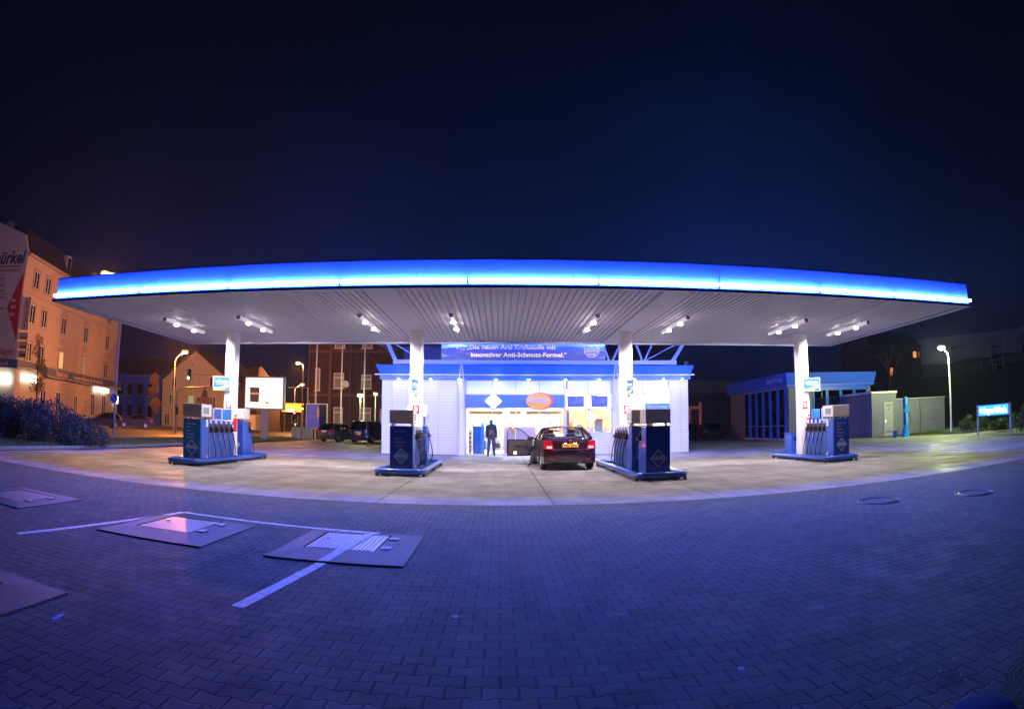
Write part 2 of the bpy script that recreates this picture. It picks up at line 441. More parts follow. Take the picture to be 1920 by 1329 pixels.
gb = MB(); gb.prism([(27.9,26.9),(60,24.2),(60,60),(33.2,60),(33.0,33.2),(28.0,29.0)], (0,0,-.02), (1,0,0), (0,1,0), (0,0,.12))
structure(gb.obj('bed_ground', MATS['grass_soil']))
kb = MB(); kb.hexa([(27.8,26.8,0),(60,24.1,0),(60,24.22,0),(27.8,26.95,0)], [(27.8,26.8,.13),(60,24.1,.13),(60,24.22,.13),(27.8,26.95,.13)])
kb.hexa([(27.7,26.9,0),(27.82,26.9,0),(27.95,29,0),(27.82,29,0)], [(27.7,26.9,.13),(27.82,26.9,.13),(27.95,29,.13),(27.82,29,.13)])
structure(kb.obj('kerb', M_conc2))
# corner of rough ground bottom right
sheet('soil_ground', [(2.2,1.60),(2.75,2.02),(3.6,2.35),(9,2.2),(9,-4),(1.8,-4)], .006, MATS['grass_soil'])

# painted bay lines on the paving
M_bay = mat('bay_paint', (.62,.62,.64), .55, var=.4, vscale=14)
def bay_line(pts, w, z=.004):
    b = MB()
    for p, q_ in zip(pts[:-1], pts[1:]):
        p = Vector((*p, z)); q_ = Vector((*q_, z)); d = (q_-p).normalized(); n = Vector((-d.y, d.x, 0))*w/2
        N = max(2, int((q_-p).length/.2))
        for i in range(N):
            a = p+(q_-p)*(i/N)+d*(.003 if i else 0); c = p+(q_-p)*((i+1)/N)-d*.003
            j = random.uniform(-.004, .004)
            b.quad(a-n*(1+j*20), c-n*(1+j*20), c+n, a+n)
    return b
bl = bay_line([(-5.52,4.86),(-4.87,8.07)], .11); 
bl.v += []; b2 = bay_line([(-4.87,8.07),(-1.62,7.75)], .11); bl.add(b2.v, b2.f)
b3 = bay_line([(-1.66,7.72),(-1.70,7.55)], .12); bl.add(b3.v, b3.f); b4 = bay_line([(-1.86,5.87),(-2.05,4.12)], .12); bl.add(b4.v, b4.f)
structure(bl.obj('bay_markings', M_bay, fix=False))

# tank covers: sloping concrete surround round a ribbed steel lid
M_surr = NB('tread_concrete'); g = M_surr
wv = g.M('ABSOLUTE', g.M('SINE', g.M('MULTIPLY', g.x, 90.))); wv2 = g.M('ABSOLUTE', g.M('SINE', g.M('MULTIPLY', g.y, 90.)))
g.color(g.scale(g.mixc(g.noise(4, 4), (.055,.057,.05), (.075,.076,.066)), g.rng(wv, 0, 1, .75, 1.1))); g.rough(.6); g.bump(g.M('MINIMUM', wv, wv2), .004, .8)
M_surr = g.m
g = NB('diamond_plate'); 
u = g.M('SINE', g.M('MULTIPLY', g.M('ADD', g.x, g.y), 85.)); v = g.M('SINE', g.M('MULTIPLY', g.M('SUBTRACT', g.x, g.y), 85.))
pat = g.M('MAXIMUM', g.M('MULTIPLY', u, v), 0.)
g.color(g.mixc(g.M('MULTIPLY', pat, .5), (.12,.12,.14), (.19,.19,.21))); g.b.inputs['Metallic'].default_value = .4; g.rough(.42); g.bump(pat, .004, 1.)
M_plate = g.m
def tank_cover(x0, x1, y0, y1, lx0, lx1, ly0, ly1, label, ribs, stripe=None):
    cx, cy_ = (x0+x1)/2, (y0+y1)/2
    t = thing('tank_cover', label, 'tank cover', (cx, cy_, 0), 0, 'tank covers set in the paving')
    L = lambda x, y, z: (x-cx, y-cy_, z)
    h = .036
    b = MB(); o = [(x0,y0),(x1,y0),(x1,y1),(x0,y1)]; i_ = [(lx0-.03,ly0-.03),(lx1+.03,ly0-.03),(lx1+.03,ly1+.03),(lx0-.03,ly1+.03)]
    for k in range(4):
        a, c = o[k], o[(k+1)%4]; e, f_ = i_[(k+1)%4], i_[k]
        b.add([L(*a,.014), L(*c,.014), L(*e,h), L(*f_,h)], [(0,1,2,3)])
        b.add([L(*a,0), L(*c,0), L(*c,.014), L(*a,.014)], [(0,1,2,3)])
        b.add([L(*f_,h), L(*e,h), L(*e,.004), L(*f_,.004)], [(0,1,2,3)])
    b.obj('surround', M_surr, t)
    eb = MB(); eb.box(x0-cx-.012, x0-cx-.001, y0-cy_, y1-cy_, 0, .02); eb.box(x0-cx, x1-cx, y0-cy_-.012, y0-cy_-.001, 0, .02)
    eb.obj('edge_strip', mat('tan_edge', (.20,.19,.10), .7), t)
    gp = MB(); gp.box(lx0-cx-.03, lx1-cx+.03, ly0-cy_-.03, ly1-cy_+.03, .002, .012); gp.obj('pit', M_black, t)
    l = MB()
    l.box(lx0-cx, lx1-cx, ly0-cy_, ly1-cy_, .012, .033)
    if ribs:
        n = 15
        for k in range(n):
            xx = lx0-cx+.02 + (lx1-lx0-.1)*k/(n-1)
            l.box(xx, xx+.022, ly0-cy_+.01, ly1-cy_-.01, .033, .041)
    lid = l.obj('lid', mat('lid_steel', (.42,.43,.45), .45, metal=.4) if ribs else M_plate, t)
    hb = MB()
    for yy in (ly0+.12, ly1-.28): hb.box(lx1-cx+.05, lx1-cx+.17, yy-cy_, yy-cy_+.16, .036, .045)
    hb.obj('hinge', mat('lid_steel2', (.22,.23,.25), .5, metal=.4), t)
    kn = MB(); kn.cone((lx0-cx+.12, ly1-cy_-.35, .03), (lx0-cx+.12, ly1-cy_-.35, .050), .03, .03, 12); kn.obj('lock', M_steel, t)
    if stripe:
        s = MB()
        for (ax, ay, az), (bx, by, bz) in zip(stripe[:-1], stripe[1:]):
            s.quad((ax-.06-cx, ay-cy_, az), (ax+.06-cx, ay-cy_, az), (bx+.06-cx, by-cy_, bz), (bx-.06-cx, by-cy_, bz))
        s.obj('painted_line', M_bay, t, fix=False)
    return t
tank_cover(-2.54, -.99, 5.9, 7.62, -2.24, -1.42, 6.46, 7.42, 'ribbed steel tank cover crossed by the white bay line', True, [(-1.855,5.91,.019),(-1.79,6.42,.041),(-1.785,6.45,.0445),(-1.69,7.43,.0445),(-1.685,7.46,.041),(-1.67,7.60,.019)])
tank_cover(-5.0, -3.38, 5.93, 7.6, -4.69, -3.88, 6.5, 7.45, 'tank cover with a studded lid inside the corner of the white bay line', False)
tank_cover(-8.6, -6.85, 6.1, 7.75, -8.2, -7.25, 6.45, 7.4, 'tank cover at the left edge, outside the white bay line', False)
tank_cover(-5.2, -3.43, 1.95, 3.55, -4.9, -4.0, 2.3, 3.2, 'nearest tank cover, cut off by the left edge below the bay line', False)

def manhole(x, y, label, r=.30):
    t = thing('manhole_cover', label, 'manhole cover', (x, y, 0), 0, 'round manhole covers in the right paving')
    b = MB(); b.tube([(r*1.32*cos(a*pi/16), r*1.32*sin(a*pi/16), .002) for a in range(32)], .016, 6, closed=True); b.obj('outer_ring', mat('iron', (.16,.16,.17), .6, metal=.3), t, True)
    b = MB(); b.tube([(r*1.08*cos(a*pi/16), r*1.08*sin(a*pi/16), .003) for a in range(32)], .014, 6, closed=True); b.obj('inner_ring', M_black, t, True)
    b = MB(); b.cone((0,0,.001), (0,0,.012), r, r*.98, 32); b.obj('lid', mat('cover_iron', (.06,.06,.065), .8, metal=.0, bump=.6, bscale=60), t)
manhole(6.43, 8.42, 'nearer round manhole cover with a dark inner ring'); manhole(8.17, 7.57, 'flat round manhole cover close to the right edge', .30)

# ================================================================ canopy
CX0, CX1, CY0, CY1, CZ0, CZ1 = -13.22, 14.33, 13.04, 22.46, 4.575, 5.26
canopy = thing('forecourt_canopy', 'flat white forecourt canopy on four columns edged with glowing blue neon', 'canopy', (0,0,0))
COLX = [-9.70, -2.80, 4.25, 11.13]; COLY = 19.6
# ribbed ceiling between the flat beams
b = MB(); zc = 4.65
bw = .35
spans = []
xs = [CX0+.14] + sum([[c-bw, c+bw] for c in COLX], []) + [CX1-.14]
for k in range(0, len(xs), 2):
    x0, x1 = xs[k], xs[k+1]; n = max(1, round((x1-x0)/.172)); p = (x1-x0)/n
    for i in range(n):
        a = x0+i*p
        prof = [(a, zc), (a+p*.70, zc), (a+p*.76, zc+.045), (a+p*.94, zc+.045), (a+p, zc)]
        for (u0, w0), (u1, w1) in zip(prof[:-1], prof[1:]):
            b.quad((u0, CY0+.16, w0), (u1, CY0+.16, w1), (u1, CY1-.14, w1), (u0, CY1-.14, w0))
b.obj('ceiling', M_ceil, canopy, fix=False)
b = MB(); b.box(CX0+.1, CX1-.1, CY0+.14, CY1-.14, 4.74, 5.20); b.obj('roof', M_darkgrey, canopy)
for x in COLX:
    b = MB(); b.box(x-bw, x+bw, CY0+.13, CY1-.12, 4.60, 4.735); b.obj('beam', M_ceil, canopy, bevel=.006)
# edge trim (inner white lip)
b = MB()
b.box(CX0+.02, CX1-.02, CY0+.02, CY0+.13, CZ0+.004, CZ0+.075); b.box(CX0+.02, CX1-.02, CY1-.13, CY1-.02, CZ0+.004, CZ0+.075)
b.box(CX0+.02, CX0+.13, CY0+.131, CY1-.131, CZ0+.004, CZ0+.075); b.box(CX1-.13, CX1-.02, CY0+.131, CY1-.131, CZ0+.004, CZ0+.075)
b.obj('edge_trim', M_ceil, canopy)
# blue lip all round
b = MB(); t_ = .022
b.box(CX0, CX1, CY0, CY0+.14, CZ0, CZ0+t_ -.02); 
b = MB()
lp = (CZ0-.004, CZ0+.040)
b.box(CX0, CX1, CY0, CY0+.018, *lp); b.box(CX0, CX1, CY1-.018, CY1, *lp)
b.box(CX0, CX0+.018, CY0+.019, CY1-.019, *lp); b.box(CX1-.018, CX1, CY0+.019, CY1-.019, *lp)
sh_ = (CZ0+.046, CZ0+.056)
b.box(CX0, CX1, CY0, CY0+.15, *sh_); b.box(CX0, CX1, CY1-.15, CY1, *sh_)
b.box(CX0, CX0+.15, CY0+.151, CY1-.151, *sh_); b.box(CX1-.15, CX1, CY0+.151, CY1-.151, *sh_)
b.obj('fascia_lip', M_bluetrim, canopy)
# fascia panels (with seams)
def seams(a, z, step=3.37, first=-12.35+3.2):
    r = [a]; s = first
    while s < z-.5:
        if s > a+.4: r.append(s)
        s += step
    return r+[z]
fz0, fz1 = CZ0+.057, CZ1
xsn = seams(CX0+.121, CX1-.121, 3.6, -9.12)
for a, c in zip(xsn[:-1], xsn[1:]):
    b = MB(); b.box(a+.004, c-.004, CY0+.092, CY0+.12, fz0, fz1); b.obj('fascia_panel', M_fascia, canopy)
    b = MB(); b.box(a+.004, c-.004, CY1-.12, CY1-.092, fz0, fz1); b.obj('fascia_panel', M_fascia, canopy)
for k in range(3):
    a = CY0+.155+k*(CY1-CY0-.31)/3; c = a+(CY1-CY0-.31)/3
    for x in (CX0+.092, CX1-.12):
        b = MB(); b.box(x, x+.028, a+.004, c-.004, fz0, fz1); b.obj('fascia_panel', M_fascia, canopy)
b = MB(); b.box(CX0+.10, CX1-.10, CY0+.10, CY0+.17, CZ1+.001, CZ1+.03); b.box(CX0+.10, CX1-.10, CY1-.17, CY1-.10, CZ1+.001, CZ1+.03)
b.box(CX0+.10, CX0+.17, CY0+.171, CY1-.171, CZ1+.001, CZ1+.03); b.box(CX1-.17, CX1-.10, CY0+.171, CY1-.171, CZ1+.001, CZ1+.03)
b.obj('cap_strip', M_bluetrim, canopy)
# neon tubes
NZ = CZ0+.185; no = .050
def neon(p0, p1):
    b = MB(); b.cone(p0, p1, .036, .036, 10); b.obj('neon_tube', M_neon, canopy, True)
    b = MB(); p0 = Vector(p0); p1 = Vector(p1); d = (p1-p0).normalized()
    for p in (p0, p1): b.cone(p-d*.015, p+d*.015, .041, .041, 10)
    b.obj('tube_holder', M_darkgrey, canopy)
for a in [-12.5, -9.67, -6.78, -3.78, -.75, 2.26, 5.26, 8.2, 10.85, 13.3]:
    b = MB(); b.box(a-.010, a+.010, CY0+.05, CY0+.090, CZ0+.10, CZ0+.22); b.obj('dip_bracket', M_bluetrim, canopy)  # brackets added to dim the neon halo at each tube joint
nx = [CX0+.01, -12.5, -9.67, -6.78, -3.78, -.75, 2.26, 5.26, 8.2, 10.85, 13.3, CX1-.01]
for a, c in zip(nx[:-1], nx[1:]):
    neon((a+.014, CY0+no, NZ), (c-.014, CY0+no, NZ)); neon((a+.014, CY1-no, NZ), (c-.014, CY1-no, NZ))
ny = [CY0+.09, 16.2, 19.3, CY1-.09]
for a, c in zip(ny[:-1], ny[1:]):
    neon((CX0+no, a+.012, NZ), (CX0+no, c-.012, NZ)); neon((CX1-no, a+.012, NZ), (CX1-no, c-.012, NZ))
for x in COLX:
    b = MB(); h = .20
    b.box(x-h, x+h, COLY-h, COLY+h, 0, 4.605); c_ = b.obj('column', M_column, canopy, bevel=.02)
# ceiling lamps
def lamp_fixture(x, y, label):
    t = thing('ceiling_lamp', label, 'ceiling lamp', (x*1.06, 17.6, 4.66), 0, 'tube lamps under the canopy ceiling')
    b = MB()
    n = 14; r = .062
    b.tube([(0, -1.40, -.13), (0, 1.40, -.13)], r, n); b.obj('housing', mat('lamp_housing', (.85,.85,.87), .3, emit=(1.,.9,.97), es=.35), t, True)
    for yy in (-1.42, 1.37):
        b = MB(); b.cone((0, yy, -.13), (0, yy+.045, -.13), r*1.05, r*1.05, n); b.obj('end_cap', M_grey, t, True)
    b = MB(); b.box(-.02, .02, -1.0, -.94, -.06, .0); b.box(-.02, .02, .94, 1.0, -.06, .0); b.obj('bracket', M_steel, t)
    for yy in (-.62, .62):
        b = MB(); b.sphere((0, yy, -.205), .082, 14, 8, sz=.42); b.obj('bulb', M_bulb, t, True)
        sl = bpy.data.lights.new('lamp_light', 'SPOT'); sl.energy = SPOT_W*(2.6 if yy > 0 else 1.4); sl.color = (1., .86, .92); sl.shadow_soft_size = .08
        sl.spot_size = R(104 if yy > 0 else 160); sl.spot_blend = (.55 if yy > 0 else .55)
        so = bpy.data.objects.new('lamp_light', sl); col.objects.link(so); so.parent = t; so.location = (0, yy, -.27); so.rotation_euler = (R(50) if yy > 0 else R(4), 0, 0)
LX = [-10.09, -7.45, -3.79, -1.30, 2.58, 5.12, 8.95, 11.36]
LN = ['outermost lamp left of the first column', 'lamp just right of the first column', 'lamp just left of the second column', 'lamp just right of the second column, above the banner', 'lamp left of the third column, above the black car', 'lamp right of the third column', 'lamp just left of the fourth column', 'outermost lamp right of the fourth column']
for x, l in zip(LX, LN): lamp_fixture(x, 16.62, 'white tube ' + l + ', with two bright bulbs')
# floodlight on the canopy roof corner
t = thing('security_camera', 'small twin camera on the right front corner of the canopy roof', 'camera', (13.75, 13.3, 5.29))
b = MB(); b.cone((0,0,0), (0,0,.10), .02, .02, 8); b.obj('post', M_steel, t)
b = MB(); b.cone((-.10,-.09,.10), (-.03,.04,.13), .045, .035, 10); b.obj('camera_head', M_white, t, True)
b = MB(); b.cone((.10,-.09,.11), (.06,.04,.14), .035, .03, 10); b.obj('camera_head', M_white, t, True)

# ultimate-type fuel signs on the columns
M_signblue = mat('sign_blue', (.03,.16,.62), .35); M_lime = mat('sign_lime', (.42,.68,.05), .4)
def column_sign(x, y, rz, label, d=.66, side=1):
    t = thing('fuel_sign', label, 'sign', (x, y, 2.72), rz, 'blue fuel signs fixed to the columns')
    b = MB(); b.box(-d/2, d/2, -.06, .06, -.25, .25); b.obj('sign_box', M_white, t, bevel=.008)
    for s in (-1, 1):
        yy = s*.063
        f = MB(); f.quad((-d/2+.02, yy, -.23), (d/2-.02, yy, -.23), (d/2-.02, yy, .23), (-d/2+.02, yy, .23)); fo = f.obj('sign_face', M_signblue, t, fix=False)
        f = MB(); y2 = s*.0655
        up = [(-.5, -.42), (-.25, -.40), (.1, -.27), (.5, -.08), (.5, -.2), (.2, -.36), (.02, -.46), (-.5, -.46)]
        f.add([(p[0]*(d-.05), y2, p[1]*.5) for p in up], [tuple(range(len(up)))]); f.obj('swoosh', M_lime, t, fix=False)
        f = MB(); up = [(-.5, -.30), (-.1, -.26), (.3, -.1), (.5, .02), (.5, -.03), (.2, -.2), (-.1, -.31), (-.5, -.35)]
        f.add([(p[0]*(d-.05), y2, p[1]*.5) for p in up], [tuple(range(len(up)))]); f.obj('swoosh', M_text, t, fix=False)
        text('lettering', 'ultimate', .15, M_text, t, (0, s*.064, .085), 0 if s < 0 else pi, .002, .003, shear=.2, width=d*.72)
        text('lettering', 'der bessere Kraftstoff', .05, M_text, t, (.02, s*.064, -.012), 0 if s < 0 else pi, .002, .0, width=d*.66)
    f = MB(); f.prism([(-.07, -.26), (.07, -.26), (0, -.38)], (side*d*.33, .02, 0), (1,0,0), (0,0,1), (0,-.04,0)); f.obj('pointer', M_grey, t)
    return t
column_sign(-9.95, 19.3, R(14), 'blue and lime ultimate sign on the first column from the left', .66, 1)
column_sign(-2.83, 19.28, R(66), 'ultimate sign seen nearly edge-on on the second column', .5, 1)
column_sign(4.34, 19.28, R(-66), 'ultimate sign seen nearly edge-on on the third column', .5, -1)
column_sign(11.38, 19.3, R(-22), 'blue and lime ultimate sign on the fourth column at the right', .66, -1)
M_redsign = mat('number_red', (.62,.02,.03), .4)
for x, s_, l in ((-9.70,'17','first column from the left'), (-2.80,'3','second column'), (4.25,'57','third column'), (11.13,'8','fourth column')):
    side = -1 if x > 0 else 1
    t = thing('number_sign', 'small red and white pump number sign on the ' + l, 'number sign', (x-side*-.02, COLY-.205, 1.98), 0, 'red pump number signs on the columns')
    b = MB(); b.box(-.13, .13, -.012, .0, -.15, .15); b.obj('plate', M_white, t)
    b = MB()
    n = len(s_)
    for k in range(n): b.box(-.12+k*.24/n+.008, -.12+(k+1)*.24/n-.008, -.0165, -.0125, -.135, .135)
    b.obj('field', M_redsign, t)
    text('numeral', s_, .22, M_text, t, (0, -.02, .0), 0, .002, .012, width=.06*n+.05)

# ================================================================ pump islands
def rrect(hx, y0, y1, r, z, n=6):
    pts = []
    for cx, cy_, a0 in ((hx-r, y1-r, 0), (-hx+r, y1-r, 90), (-hx+r, y0+r, 180), (hx-r, y0+r, 270)):
        for i in range(n+1):
            a = R(a0+90*i/n); pts.append((cx+r*cos(a), cy_+r*sin(a), z))
    return pts
def island_bumper(x, y0, y1, hx, label):
    t = thing('island_bumper', label, 'bumper rail', (x, y0, 0), 0, 'blue bumper rails round the pump islands')
    b = MB(); b.tube(rrect(hx, 0, y1-y0, .22, .15), .08, 12, closed=True); b.obj('rail', M_pumpblue, t, True)
    b = MB()
    for yy in (.16, (y1-y0)/2, y1-y0-.16):
        for xx in (-hx, hx): b.cone((xx, yy, 0), (xx, yy, .12), .05, .05, 10)
    for xx in (-hx*.5, hx*.5): b.cone((xx, 0, 0), (xx, 0, .12), .05, .05, 10)
    b.obj('foot', M_darkgrey, t)
    b = MB(); b.box(-hx+.14, hx-.14, .14, y1-y0-.14, .002, .075); b.obj('plinth', mat('plinth_dark', (.05,.05,.055), .6), t, bevel=.01)
def diamond(parent, name, y, z, s, m, w=.02, x=0):
    b = MB(); o = [(0, s), (s, 0), (0, -s), (-s, 0)]; i_ = [(p[0]*(1-w/s*1.4), p[1]*(1-w/s*1.4)) for p in o]
    for k in range(4):
        a, c, e, f_ = o[k], o[(k+1)%4], i_[(k+1)%4], i_[k]
        b.quad((x+a[0], y, z+a[1]), (x+c[0], y, z+c[1]), (x+e[0], y, z+e[1]), (x+f_[0], y, z+f_[1]))
    return b.obj(name, m, parent, fix=False)
M_dim = mat('dim_lettering', (.42,.45,.52), .4, metal=.2)
def nozzle_set(t, y, sx, z0=1.02):
    """one nozzle with its hose on side sx (-1/+1)"""
    b = MB(); x = sx*.30
    b.box(min(x, x+sx*.06), max(x, x+sx*.06), y-.045, y+.045, z0, z0+.20); b.box(min(x, x+sx*.10), max(x, x+sx*.10), y-.03, y+.03, z0+.02, z0+.14)
    nz = b.obj('nozzle', M_black, t, bevel=.012)
    b = MB(); b.tube([(x+sx*.05, y, z0+.18), (x+sx*.03, y-.01, z0+.27), (x-sx*.04, y-.02, z0+.33)], .016, 8)
    b.tube([(x+sx*.10, y, z0+.15), (x+sx*.13, y, z0+.07), (x+sx*.12, y, z0-.0)], .009, 6); b.obj('spout', M_chrome, nz, True)
    b = MB(); pts = []
    for i in range(15):
        f = i/14; zz = z0+.0-.78*sin(pi*min(f*.5+.0, .5)) if f < .8 else 0
        pts.append((x+sx*(.06+.10*sin(pi*f)), y+.02+.19*f**2, z0 - .80*sin(pi*f*.5)))
    b.tube(pts, .017, 8); b.obj('hose', M_black, t, True)
def pump_main(loc, label, five=True, rz=0., lines=('ultimate diesel','Diesel','Super 95','ultimate 102','Super E10'), lit=True, nlen=1.95, topd=.72):
    t = thing('fuel_pump', label, 'fuel pump', loc, rz, 'blue fuel pumps with five nozzles a side')
    # end cabinet
    b = MB(); b.box(-.345, .345, .02, .52, .09, 1.43); b.obj('cabinet', M_pumpblue, t, bevel=.02)
    b = MB(); b.box(-.33, .33, -.012, .018, .11, 1.43); b.obj('end_panel', M_pumpdark if not lit else mat('pump_panel_lit_tone', (.02,.20,.55), .2, coat=.6), t, bevel=.006)  # light on the panel is painted: a brighter copy of its colour
    tm = M_text if lit else M_dim  # unlit panels take a dimmed copy of the lettering colour
    for k, l in enumerate(lines): text('fuel_name', l, .062, tm, t, (-.2, -.0145, 1.28-.105*k), 0, .001, align='LEFT')
    diamond(t, 'emblem', -.0155, .56, .235, tm)
    f = MB(); f.add([(0,-.0148,.56+.2),(.2,-.0148,.56),(0,-.0148,.56-.2),(-.2,-.0148,.56)], [(0,1,2,3)]); f.obj('emblem_field', mat('emblem_blue', (.03,.22,.55), .25), t, fix=False)
    text('lettering', 'ARAL', .15, tm, t, (0, -.018, .565), 0, .002, .004, width=.36)
    if lit:
        for k, l in enumerate(('Bitte beachten', 'Motor abstellen und nicht rauchen', 'Vielen Dank')): text('fine_print', l, .04, tm, t, (0, -.0145, .27-.05*k), 0, .001)
    else:
        for k, l in enumerate(('Bitte beachten', 'Motor abstellen und nicht rauchen')): text('fine_print', l, .035, tm, t, (0, -.0145, .23-.05*k), 0, .001)
    b = MB()
    for xx in (-.28, .28): b.box(xx-.03, xx+.03, .1, .16, 1.43, 1.52); b.box(xx-.03, xx+.03, .42, .48, 1.43, 1.52)
    b.obj('head_support', M_steel, t)
    b = MB(); b.box(-.35, .35, -.01, topd, 1.50, 1.90); hd = b.obj('display_head', M_grey, t, bevel=.012)
    for s in (-1, 1):
        b = MB(); b.box(min(s*.351, s*.356), max(s*.351, s*.356), .02, topd-.03, 1.52, 1.88); dp = b.obj('display', mat('display_face', (.78,.78,.80), .3), t)
        b = MB(); b.box(min(s*.357, s*.360), max(s*.357, s*.360), .12, topd-.2, 1.60, 1.80); b.obj('screen', mat('lcd', (.28,.34,.36), .2), dp)
    b = MB(); b.box(-.349, -.29, .03, .14, 1.22, 1.40); b.box(.29, .349, .03, .14, 1.22, 1.40)
    # nozzle section
    y0 = .55; y1 = y0+nlen
    b = MB(); b.box(-.32, .32, y0, y1, .09, 1.0); b.obj('hose_cabinet', M_pumpblue, t, bevel=.015)
    b = MB(); b.box(-.26, .26, y0, y1, 1.0, 1.28); b.obj('nozzle_panel', mat('boot_grey', (.10,.10,.11), .4), t)
    b = MB(); b.box(-.30, .30, y0, y1, 1.28, 1.40); b.obj('upper_rail', M_pumpblue, t, bevel=.01)
    n = 5; st = nlen/n
    for s in (-1, 1):
        for k in range(n): nozzle_set(t, y0+st*(k+.45), s)
        for k in range(n):
            b = MB(); yy = y0+st*(k+.45); b.box(min(s*.301, s*.32), max(s*.301, s*.32), yy-.06, yy+.06, 1.31, 1.45); b.obj('number_tile', M_white, t)
        for k in range(n+1):
            b = MB(); yy = min(y0+st*k+.01, y1-.03); b.box(min(s*.322, s*.34), max(s*.322, s*.34), yy, yy+.03, .09, .98); b.obj('steel_strip', M_steel, t)
    b = MB(); b.prism([(-.06,-.07),(.06,-.07),(0,.07)], (.3465,.42,.28), (0,1,0), (0,0,1), (.003,0,0)); b.prism([(-.06,-.07),(.06,-.07),(0,.07)], (-.3495,.42,.28), (0,1,0), (0,0,1), (.003,0,0)); b.obj('warning_mark', M_text, t)
    b = MB(); b.box(-.352, -.3465, .34, .48, 1.2, 1.42); b.box(.3465, .352, .34, .48, 1.2, 1.42); b.obj('sticker', M_text, t)
    return t
def pump_single(loc, label, rz=0., head='white', hz=1.46, lit=False):
    t = thing('fuel_pump', label, 'fuel pump', loc, rz, 'narrow blue fuel pumps with one hose a side')
    b = MB(); b.box(-.345, .345, .0, .42, .09, 1.43); b.obj('cabinet', M_pumpblue, t, bevel=.025)
    b = MB(); b.box(-.33, .33, -.03, -.002, .11, 1.43); b.obj('end_panel', M_pumpdark, t, bevel=.006)
    diamond(t, 'emblem', -.0335, .56, .235, M_dim); text('lettering', 'ARAL', .15, M_dim, t, (0, -.036, .565), 0, .002, .004, width=.36)
    f = MB(); f.add([(0,-.0328,.56+.2),(.2,-.0328,.56),(0,-.0328,.56-.2),(-.2,-.0328,.56)], [(0,1,2,3)]); f.obj('emblem_field', mat('emblem_dark', (.02,.09,.26), .2), t, fix=False)
    for k, l in enumerate(('Bitte beachten', 'Motor abstellen und nicht rauchen')): text('fine_print', l, .035, M_dim, t, (0, -.0328, .23-.05*k), 0, .001)
    b = MB(); b.box(-.32, .32, .43, .95, .09, 1.02); b.obj('hose_cabinet', M_pumpblue, t, bevel=.015)
    b = MB(); b.box(-.24, .24, .43, .95, 1.02, 1.40); b.obj('nozzle_panel', MATS['boot_grey'], t)
    b = MB(); b.box(-.35, .35, -.03, .62, hz+.03, hz+.42); b.obj('display_head', M_grey if head == 'grey' else M_white, t, bevel=.012)
    b = MB(); b.box(-.28, -.22, .1, .16, 1.43, hz+.03); b.box(.22, .28, .1, .16, 1.43, hz+.03); b.obj('head_support', M_steel, t)
    for s in (-1, 1):
        nozzle_set(t, .68, s)
    return t
isl = [(-9.66, 15.95, 21.7, .56, 'first pump island from the left'), (-2.83, 16.45, 21.6, .68, 'second pump island, left of the shop door'), (4.18, 14.78, 21.35, .66, 'third pump island, right of the black car'), (11.28, 16.95, 21.3, .66, 'fourth pump island at the far right')]
for x, y0, y1, hx, l in isl: island_bumper(x, y0, y1, hx, 'blue tubular bumper rail round the ' + l)
pump_main((-9.48, 16.3, 0), 'blue pump with lit ARAL panel and grey head on the first island from the left', lit=True)
pump_single((-9.80, 20.2, 0), 'rear pump with white head and single hose on the first island from the left', head='white')
pump_main((-2.85, 16.9, 0), 'dark-panelled ARAL pump with grey head on the second island from the left', lit=False, lines=('ultimate diesel','','Super 95','ultimate 102','Super E10'), nlen=1.85)
pump_single((-2.85, 20.1, 0), 'rear pump with raised white head on the second island from the left', head='white', hz=1.72)
pump_single((4.19, 15.3, 0), 'front pump with plain dark ARAL panel and single black hose on the third island', head='grey')
pump_main((4.10, 16.6, 0), 'five-nozzle pump behind the single-hose pump on the third island', lit=False, lines=(), nlen=2.1)
pump_main((11.42, 17.3, 0), 'blue pump with dark ARAL panel and grey head on the fourth island at the right', lit=False, nlen=1.5)
def island_kit(x, y, l, col_side):
    # things kept on the island: bucket with squeegee, towel dispenser, price frame
    t = thing('towel_dispenser', 'blue paper towel dispenser beside the column of the ' + l, 'dispenser', (x, y, 1.02), 0, 'blue towel dispensers on the islands')
    b = MB(); b.cone((0,0,-.93), (0,0,.45), .025, .025, 8); b.obj('stand', M_steel, t)
    b = MB(); b.box(-.15, .15, -.11, .11, .42, .80); b.obj('case', mat('dispenser_blue', (.04,.18,.62), .35), t, bevel=.04)
    t = thing('framed_notice', 'small framed notice standing on the ' + l, 'notice', (x+col_side*.0, y-.75, 1.41), R(12)*col_side, 'framed notices on the islands')
    b = MB(); b.box(-.18, .18, -.012, .012, .0, .42); b.obj('frame', M_white, t, bevel=.004)
    b = MB(); b.box(-.135, .135, -.0165, -.0125, .045, .375); b.obj('print', mat('notice_print', (.10,.18,.55), .4, var=.7, vscale=12), t)
    t = thing('fire_extinguisher', 'red fire extinguisher beside the column of the ' + l, 'fire extinguisher', (x-col_side*-.28, y+.1, 1.05), 0, 'red fire extinguishers by the columns')
    b = MB(); b.cone((0,0,0), (0,0,.42), .075, .075, 14); b.sphere((0,0,.42), .075, 14, 8); b.obj('cylinder', M_red, t, True)
    b = MB(); b.cone((0,0,.48), (0,0,.56), .02, .02, 8); b.box(-.02, .08, -.012, .012, .55, .58); b.obj('valve', M_black, t)
    b = MB(); b.box(-.02,.02,.06,.12,.1,.14); b.obj('bracket', M_steel, t)
island_kit(-9.52, 18.95, 'first island from the left', 1)
island_kit(11.45, 19.15, 'fourth island at the right', -1)
